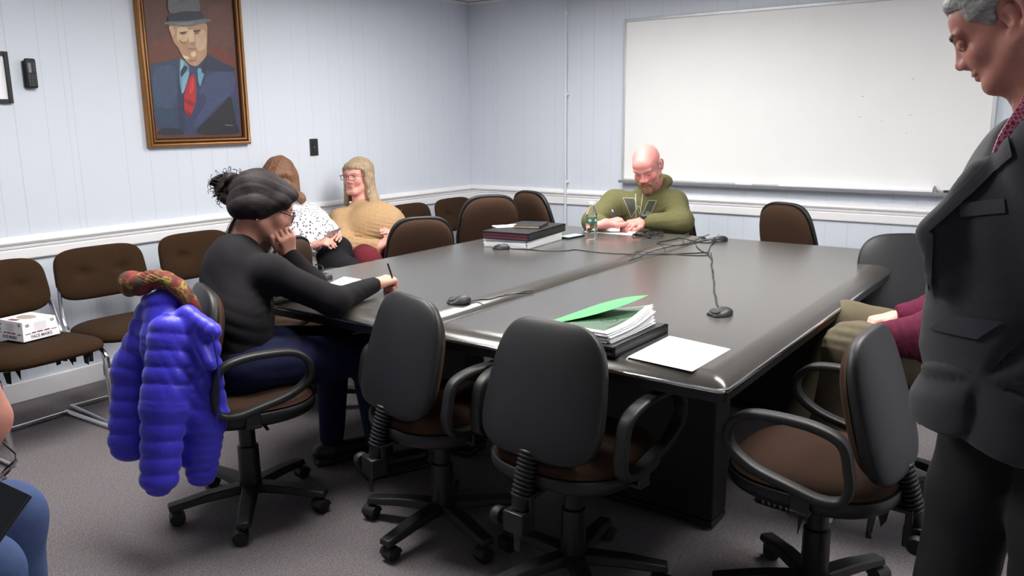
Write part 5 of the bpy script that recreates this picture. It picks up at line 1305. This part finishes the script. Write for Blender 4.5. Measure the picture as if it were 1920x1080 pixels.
def blonde():
    td = nrm(V(.80, -.60, 0)); R_ = np.cross(td, (0, 0, 1))
    C = at(671, 332, 5.62); hd = nrm(V(.17, -1, .04)); M = basis(hd); N_ = at(680, 378, 5.66); e0 = N_
    pel = V(.50, -1.68, .56)
    shA = at(640, 412, 5.52); shB = at(712, 408, 5.74); elA = at(640, 462, 5.36); wrA = at(712, 462, 5.28); elB = at(735, 448, 5.72); wrB = at(733, 452, 5.42)
    e = person((pel[0], pel[1], 0), 'blonde woman with glasses in a tan sweater and maroon trousers, seated against the left wall')
    kn = [pel+td*.44-R_*.11-V(0, 0, .02), pel+td*.44+R_*.12-V(0, 0, .02)]; an = [V(k_[0]+.02, k_[1], .09) for k_ in kn]
    skin = hexc(222, 160, 148); s, w = .97, 1.05
    P_ = facepaint(C, M, s, w, lip=hexc(186, 104, 104), brow=hexc(168, 124, 100), cheek=hexc(222, 118, 116))
    dA = nrm(V(.6, .2, .1)); dB = nrm(V(-.2, -.5, .3))
    seated(e, pel, N_, shA, shB, td, elA, wrA, elB, wrB, kn, an, C, M, s, w, skin, P_, hA=((wrA, at(726, 450, 5.27)-wrA, V(.3, -.4, .8), -1, .95), dict(curls=((.7, .9, .5),)*4)), hB=((wrB, at(730, 436, 5.35)-wrB, V(.6, .6, .3), 1, .95), dict(curls=((.7, .9, .5),)*4)), thick=1.15, jaw=1.2)
    sd = SD(); man_top(sd, pel, N_, shA, shB, td, elA, wrA, elB, wrB, 1.03, 1.08, .070, .045)
    sd.ell(pel+V(0, 0, .16)+td*.05, (.20, .13, .15), basis(td), .06); sd.ell(pel*.55+N_*.45+td*.07, (.15, .08, .08), basis(td), .05)
    sd.cap(C-M[:, 2]*.08, N_+V(0, 0, -.02), .056, .062, .008, 's')
    cloth('sweater', hexc(176, 144, 108), e, sd, .0085, folds([(elA, V(1, .6, .2), .06, .008, .13), (elA*.5+wrA*.5, V(0, 0, 1), .05, .006, .1), (pel+V(0, 0, .12)+td*.12, V(.2, .2, 1), .055, .008, .16), (shA-V(0, 0, .06), V(.8, .6, -.2), .06, .007, .09), (wrA-V(0, 0, .08), V(.3, .3, 1), .05, .008, .1)], (.003, 14, 6)), rough=.98, bump=.35, bscale=500)
    sd = SD()
    for sg, k_, a_ in zip((-1, 1), kn, an): limb(sd, [pel+R_*.1*sg, k_, a_], [.11, .085, .07], .04)
    cloth('trousers', hexc(102, 34, 44), e, sd, .012, folds([], (.004, 14, 2)))
    for a_ in an: shoe(e, a_, a_+td, m_black)
    sd = SD(); W = lambda x, y, z: C+M @ (V(x*w, y, z)*s)
    sd.ell(W(0, -.028, .05), (.09, .104, .09), M, .02); sd.ell(W(0, .062, .070), (.068, .038, .034), M, .02)
    for x in (-1, 1):
        sd.cap(W(x*.076, .035, .05), W(x*.088, .0, -.09), .022, .022, .01); sd.cap(W(x*.088, .0, -.09), W(x*.10, .0, -.19), .023, .018, .01); sd.cap(W(x*.08, -.03, .0), W(x*.085, -.05, -.15), .030, .026, .02)
    sd.cap(W(-.095, .0, -.12), at(700, 384, 5.49), .026, .018, .02); sd.cap(W(-.10, -.02, -.10), at(712, 382, 5.55), .028, .018, .02)
    sd.cap(W(0, -.07, -.03), W(0, -.07, -.15), .075, .06, .04, flat=M[:, 1], ff=1.6)
    v, F = sd.mesh(.0045, strands(M[:, 2], C, 280, .002, 100)); npobj('hair', v, F, mat('blonde_hair', hexc(160, 138, 112), .55, noise=.4, nscale=60, stretch=(2, 2, .35), bump=.5, bscale=260), e)
    glasses(e, C, M, s, w, mat('pink_frame', hexc(120, 72, 88), .3), .0021)
    ring = at(728, 443, 5.26)
    held_paper((at(722, 456, 5.30), at(734, 453, 5.48), at(753, 392, 5.50), at(727, 438, 5.24)), 'sheet of paper held up in the hands of the blonde woman')
blonde()
#@@W2
def speckled():
    td = nrm(V(.94, -.34, 0)); R_ = np.cross(td, (0, 0, 1))
    C = at(524, 336, 5.22); hd = nrm(V(.55, -.75, -.45)); M = basis(hd); N_ = at(548, 378, 5.28); pel = V(.50, -2.26, .56)
    shA = at(520, 405, 5.10); shB = at(585, 405, 5.36); elA = at(540, 465, 4.98); wrA = at(590, 460, 4.85); elB = at(612, 455, 5.22); wrB = at(622, 448, 5.0)
    e = person((pel[0], pel[1], 0), 'brown-haired woman in a white speckled blouse and black trousers beside the blonde woman')
    kn = [V(1.02, -2.42, .56), at(632, 470, 5.05)]; an = [V(1.05, -2.42, .09), V(kn[1][0]+.12, kn[1][1]-.02, .14)]
    skin = hexc(214, 154, 138); s, w = .96, 1.0
    seated(e, pel, N_, shA, shB, td, elA, wrA, elB, wrB, kn, an, C, M, s, w, skin, facepaint(C, M, s, w), hA=((wrA, at(612, 452, 4.82)-wrA, V(.2, -.4, .9), -1, .95), dict(curls=((.7, .9, .5),)*4)), hB=((wrB, at(636, 438, 4.92)-wrB, V(.6, .4, .7), 1, .95), dict(curls=((.7, .9, .5),)*4)))
    sd = SD(); man_top(sd, pel, N_, shA, shB, td, elA, wrA, elB, wrB, 1.2, 1.25, .066, .045); sd.cap(C-M[:, 2]*.08, N_+V(0, 0, .01), .05, .056, .008, 's')
    mp_ = mat('speckled_cotton', hexc(232, 228, 232), .85, bump=.15, bscale=300); N2, L2, b2_ = nodes(mp_)
    tc = N2.new('ShaderNodeTexCoord'); vo = N2.new('ShaderNodeTexVoronoi'); vo.inputs['Scale'].default_value = 62; mp = N2.new('ShaderNodeMapping'); mp.inputs['Scale'].default_value = (1, 1.0, .6)
    L2.new(tc.outputs['Object'], mp.inputs[0]); L2.new(mp.outputs[0], vo.inputs[0]); cr = N2.new('ShaderNodeValToRGB'); cr.color_ramp.elements[0].position = .27; cr.color_ramp.elements[1].position = .36
    cr.color_ramp.elements[0].color = (*hexc(70, 66, 74), 1); cr.color_ramp.elements[1].color = (*hexc(214, 210, 213), 1); L2.new(vo.outputs['Distance'], cr.inputs[0]); L2.new(cr.outputs[0], b2_.inputs['Base Color'])
    cloth('blouse', None, e, sd, .009, folds([(elA, V(1, 0, .5), .06, .007, .12), (pel+V(0, 0, .15)+td*.1, V(.1, .3, 1), .06, .009, .2), (shB, V(.5, .5, -1), .06, .006, .1)], (.004, 14, 8)), m_=mp_)
    sd = SD()
    for sg, k_, a_ in zip((-1, 1), kn, an): limb(sd, [pel+R_*.1*sg, k_, a_], [.105, .085, .065], .04)
    cloth('trousers', hexc(24, 24, 28), e, sd, .011, folds([], (.004, 14, 2)))
    for a_ in an: shoe(e, a_, a_+td, m_black)
    sd = SD(); W = lambda x, y, z: C+M @ (V(x*w, y, z)*s)
    sd.ell(W(0, -.028, .05), (.09, .106, .09), M, .02); sd.ell(W(.0, .055, .078), (.07, .045, .035), M, .02)
    for x in (-1, 1):
        sd.cap(W(x*.078, .03, .045), W(x*.088, .04, -.06), .032, .034, .02); sd.cap(W(x*.088, .04, -.06), W(x*.088, .05, -.15), .036, .026, .03); sd.cap(W(x*.08, -.03, .0), W(x*.08, -.0, -.14), .04, .032, .03)
    sd.cap(W(0, -.08, -.0), W(0, -.06, -.15), .08, .06, .04, flat=M[:, 1], ff=1.5)
    sd.cap(W(.07, .0, .04), at(566, 372, 5.15), .045, .028, .03)
    v, F = sd.mesh(.0045, strands(M[:, 2]+.3*M[:, 0], C, 240, .0022, 90)); npobj('hair', v, F, mat('auburn_hair', hexc(122, 84, 58), .5, noise=.45, nscale=60, stretch=(2, 2, .4), bump=.5, bscale=260), e)
    held_paper((at(584, 464, 4.80), at(616, 462, 4.94), at(646, 418, 4.96), at(622, 432, 4.84)), 'sheet of paper held in the lap of the woman in the speckled blouse')
speckled()
#@@P5
def maroon():
    td = nrm(V(-.93, .12, 0)); R_ = np.cross(td, (0, 0, 1)); pel = V(4.16, -2.36, .56)
    SWC[4].location = (pel[0]+.0, pel[1], 0)
    N_ = V(4.225, -2.42, .98); C = N_+V(-.05, 0, .14); M = basis(nrm(td+V(0, 0, -.35)))
    shA = N_-R_*.18+V(.0, 0, -.07); shB = N_+R_*.18+V(0, 0, -.07)      # A: his left (near the camera)
    elA = at(1760, 632, 2.60); wrA = at(1655, 632, 2.76); elB = at(1745, 600, 3.0); wrB = at(1678, 596, 3.02)
    e = person((pel[0], pel[1], 0), 'person in a maroon sweater and khaki trousers seated behind the man in the suit')
    kn = [at(1600, 655, 2.78), at(1585, 610, 3.12)]; an = [V(kn[0][0]-.10, kn[0][1]+.02, .10), V(kn[1][0]-.16, kn[1][1]-.1, .10)]
    s, w = 1, 1
    seated(e, pel, N_, shA, shB, td, elA, wrA, elB, wrB, kn, an, C, M, s, w, hexc(214, 156, 144), facepaint(C, M, s, w), hA=((wrA, at(1628, 628, 2.84)-wrA, V(.1, -.3, .9), 1, 1), dict(curls=((.5, .7, .5),)*4)), hB=((wrB, at(1655, 598, 3.02)-wrB, V(0, 0, 1), -1, 1), dict(curls=((.6, .8, .5),)*4)))
    sd = SD(); man_top(sd, pel, N_, shA, shB, td, elA, wrA, elB, wrB, 1.15, 1.2, .086, .05)
    sd.cap(N_+V(0, 0, -.01), N_+V(0, 0, .03), .078, .074, .02, cut=(0, 1)); sd.cap(C-M[:, 2]*.08, N_+V(0, 0, .01), .055, .06, .008, 's')
    cloth('sweater', hexc(84, 26, 48), e, sd, .008, folds([(elA, V(1, 0, .4), .05, .009, .12), (elA*.5+wrA*.5, V(1, .3, .3), .045, .007, .09), (shA+V(-.02, 0, -.08), V(.4, 0, 1), .06, .008, .12), (elB, V(.6, 0, 1), .05, .007, .1)], (.004, 14, 9)), rough=.95)
    sd = SD()
    for sg, k_, a_ in zip((-1, 1), kn, an): limb(sd, [pel+R_*.1*sg, k_, a_], [.11, .088, .07], .04)
    sd.ell(pel, (.18, .14, .1), basis(td), .04)
    cloth('trousers', hexc(92, 84, 68), e, sd, .009, folds([(kn[0], V(0, .3, 1), .06, .006, .15), (pel-R_*.1+td*.15, V(1, 0, .3), .06, .007, .12)], (.004, 14, 2)))
    sd = SD(); sd.ell(C+M @ V(0, -.03, .05), (.083, .1, .083), M, .02); v, F = sd.mesh(.006); npobj('hair', v, F, MATS['auburn_hair'], e)
    # striped trainers
    ms = mat('striped_trainer', hexc(60, 60, 62), .6); N2, L2, b2_ = nodes(ms); tc = N2.new('ShaderNodeTexCoord'); wv = N2.new('ShaderNodeTexWave'); wv.inputs['Scale'].default_value = 14; wv.inputs['Distortion'].default_value = 1.5
    L2.new(tc.outputs['Object'], wv.inputs[0]); cr = N2.new('ShaderNodeValToRGB'); cr.color_ramp.interpolation = 'CONSTANT'; cr.color_ramp.elements[1].position = .62; cr.color_ramp.elements[0].color = (*hexc(26, 26, 28), 1); cr.color_ramp.elements[1].color = (*hexc(170, 168, 162), 1)
    L2.new(wv.outputs['Fac'], cr.inputs[0]); L2.new(cr.outputs[0], b2_.inputs['Base Color'])
    for a_ in an: shoe(e, a_, a_+td, ms)
maroon()
#@@P7
def near_left():
    C = at(-114, 790, 1.47); M = basis(nrm(RT*.62+UP*-.72+FW*.30), up=nrm(UP*.6+RT*.7)); 
    N_ = at(-170, 850, 1.55); pel = V(N_[0]-.10, N_[1]-.12, .56); td = nrm(V(.35, .93, 0)); td = nrm(V(RT[0], RT[1], 0)*.8+V(FW[0], FW[1], 0)*.3); R_ = np.cross(td, (0, 0, 1))
    k0 = at(-46, 1082, 1.44); N_[2] = max(N_[2], .85)
    pel = V(k0[0], k0[1], .55)-td*.44+R_*.0; pel[2] = .56
    shA = N_-R_*.18+V(0, 0, -.06); shB = N_+R_*.18+V(0, 0, -.06)
    e = person((pel[0], pel[1], 0), 'person with glasses and blue jeans bending forward at the lower left edge')
    kn = [k0-R_*.22, k0]; an = [V(k_[0]-.03, k_[1], .09) for k_ in kn]; elA = pel-R_*.22+td*.18+V(0, 0, .16); elB = pel+R_*.22+td*.12+V(0, 0, .16); wrA = elA+td*.1+R_*.1-V(0, 0, .02); wrB = elB+td*.04-R_*.16-V(0, 0, .04)
    s, w = 1.0, 1.0
    seated(e, pel, N_, shA, shB, td, elA, wrA, elB, wrB, kn, an, C, M, s, w, hexc(206, 140, 124), facepaint(C, M, s, w), hf=.004, h=.009, hA=((wrA, td, V(0, 0, 1), 1, 1), dict(curls=((.5, .7, .5),)*4)), hB=((wrB, td, V(0, 0, 1), -1, 1), dict(curls=((.5, .7, .5),)*4)))
    sd = SD(); man_top(sd, pel, N_, shA, shB, td, elA, wrA, elB, wrB, 1.15, 1.15, .064, .042); cloth('sweater', hexc(52, 56, 66), e, sd, .011, folds([], (.004, 14, 9)))
    sd = SD()
    for sg, k_, a_ in zip((-1, 1), kn, an): limb(sd, [pel+R_*.1*sg, k_, a_], [.10, .070, .058], .04)
    cloth('jeans', hexc(72, 88, 128), e, sd, .007, folds([(k0-td*.06-V(0, 0, .03), nrm(td*.5+V(0, 0, 1)), .05, .008, .10), (k0-V(0, 0, .09), V(.2, 0, 1), .06, .006, .1)], (.003, 16, 4)), bump=.35, bscale=800)
    for a_ in an: shoe(e, a_, a_+td, m_black)
    sd = SD(); W = lambda x, y, z: C+M @ (V(x*w, y, z)*s)
    sd.ell(W(0, -.04, .045), (.082, .092, .082), M, .02); sd.ell(W(0, .075, .05), (.07, .05, .06), M, .012, 's')
    v, F = sd.mesh(.005, strands(M[:, 1], C, 300, .002, 100)); npobj('hair', v, F, MATS['silver_hair'], e)
    glasses(e, C+M @ V(0, .030, -.012), M, s, 1.0, m_gl, .002, False)
    q = ctree(proto); q.location = (pel[0], pel[1], 0); q.rotation_euler = (0, 0, math.atan2(td[1], td[0])-PI/2)
    tag(q, 'swivel chair under the person in blue jeans at the lower left edge', 'chair', 'swivel chairs around the conference tables')
    f0 = at(-22, 1030, 1.36); Mx = Matrix.Translation(f0) @ Rm(math.atan2(RT[1], RT[0]), 'Z') @ Rm(.5, 'Y') @ Rm(.9, 'X')
    fo = bpy.data.objects.new('folder', None); COL.objects.link(fo); fo.matrix_world = Mx; tag(fo, 'dark grey folder on the lap of the person in blue jeans', 'folder')
    obj('back_board', MB().box((-.12, 0, 0), (.26, .2, .004)), mat('folder_grey', hexc(50, 54, 60), .5), fo, bevel=.0015); obj('front_board', MB().box((-.12, 0, .006), (.255, .2, .003)), MATS['folder_grey'], fo, bevel=.001)
near_left()
#@@JACKET
def jacket():
    ch = SWC[0]; cx, cy = ch.location[0], ch.location[1]; F_ = nrm(V(.40, .92, 0)); R_ = np.cross(F_, (0, 0, 1))
    o = V(cx, cy, 0)-F_*.27
    e = empty('puffer_jacket', (o[0], o[1], 0)); tag(e, 'bright blue quilted puffer jacket hanging over the chair back of the woman in black', 'jacket')
    sd = SD(); q = (.054, .0125)
    B = nrm(CAM-at(320, 700, 2.72)); A_ = lambda x, y, d: at(x, y, d)
    sd.cap(A_(312, 572, 2.72), A_(322, 640, 2.72), .062, .085, .04, flat=B, ff=1.5, quilt=(.05, .012))
    sd.cap(A_(330, 640, 2.72), A_(345, 810, 2.74), .10, .105, .03, flat=B, ff=1.9, quilt=q)
    sd.cap(A_(292, 575, 2.74), A_(250, 690, 2.75), .050, .062, .02, flat=B, ff=1.3, quilt=q); sd.cap(A_(256, 690, 2.75), A_(244, 828, 2.75), .074, .066, .02, flat=B, ff=1.7, quilt=q)
    sd.cap(A_(322, 625, 2.66), A_(308, 760, 2.64), .070, .072, .012, flat=B, ff=1.45, quilt=q); sd.cap(A_(308, 760, 2.64), A_(298, 895, 2.64), .070, .058, .012, flat=B, ff=1.4, quilt=q)
    sd.cap(A_(378, 640, 2.70), A_(385, 780, 2.72), .055, .07, .02, flat=B, ff=1.5, quilt=q); sd.cap(A_(385, 780, 2.72), A_(378, 885, 2.74), .068, .048, .02, flat=B, ff=1.5, quilt=(.03, .010))
    # collar / hood falling forward
    sd.cap(A_(352, 590, 2.68), A_(398, 622, 2.66), .028, .030, .02, quilt=(.03, .004)); sd.cap(A_(352, 590, 2.68), A_(392, 680, 2.66), .024, .026, .02)
    dsp = folds([(A_(370, 700, 2.65), nrm(RT+UP*.6), .07, .006, .09), (A_(300, 640, 2.65), UP, .05, .004, .05), (A_(250, 640, 2.7), RT, .06, .004, .08)], (.0025, 18, 3))
    v, F = sd.mesh(.0055, dsp); m_ = mat('blue_nylon', hexc(52, 44, 190), .42, noise=.05, bump=.25, bscale=140, spec=.4, sheen=.2); npobj('shell', v, F, m_, e, relax=1)
    zp_ = MB(); P = [A_(398, 628, 2.625), A_(408, 680, 2.63), A_(412, 740, 2.64), A_(405, 800, 2.65)]; zp_.tube([p-Vector(worg(e)) for p in spline(P, 5)], .0035, 6); obj('zip', zp_, mat('blue_zip', hexc(40, 36, 140), .4), e)
    # scarf
    P = [A_(243, 528, 2.74), A_(262, 533, 2.70), A_(292, 524, 2.70), A_(325, 533, 2.70), A_(350, 560, 2.70), A_(366, 590, 2.72)]; P = [np.array(p) for p in spline(P, 4)]
    s_ = person; e2 = empty('scarf', tuple(P[8])); tag(e2, 'red and olive patterned scarf draped on top of the blue jacket', 'scarf')
    sd = SD(); sd.ell(P[0]-UP*.012, (.030, .030, .034), None, .02); sd.ell(P[1]-RT*.01-UP*.02, (.022, .022, .026), None, .02)
    for i in range(len(P)-1): r0 = .027-.010*i/len(P)+(.006 if i < 5 else 0); sd.cap(P[i], P[i+1], r0, r0, .015); sd.cap(P[i]+UP*.008+FW*.01, P[i+1]+UP*.006+FW*.012, r0*.8, r0*.8, .01)
    v, F = sd.mesh(.004, folds([(P[8], nrm(UP+RT*.4), .018, .004, .08), (P[16], nrm(UP+RT), .016, .003, .06), (P[2], RT, .02, .004, .04)], (.002, 40, 2)))
    mscf = mat('scarf_print', hexc(120, 50, 40), .85, bump=.2, bscale=300); N2, L2, b2_ = nodes(mscf); tc = N2.new('ShaderNodeTexCoord'); n_ = N2.new('ShaderNodeTexNoise'); n_.inputs['Scale'].default_value = 26; n_.inputs['Detail'].default_value = 1.5
    L2.new(tc.outputs['Object'], n_.inputs[0]); cr = N2.new('ShaderNodeValToRGB'); el = cr.color_ramp.elements; el[0].position = .36; el[0].color = (*hexc(52, 56, 30), 1); el[1].position = .70; el[1].color = (*hexc(120, 108, 56), 1)
    for p, c in ((.43, (96, 26, 26)), (.50, (128, 34, 32)), (.55, (72, 70, 34)), (.60, (150, 130, 62)), (.64, (112, 34, 32))): x = el.new(p); x.color = (*hexc(*c), 1)
    L2.new(n_.outputs[0], cr.inputs[0]); L2.new(cr.outputs[0], b2_.inputs['Base Color']); npobj('fabric', v, F, mscf, e2)
jacket()
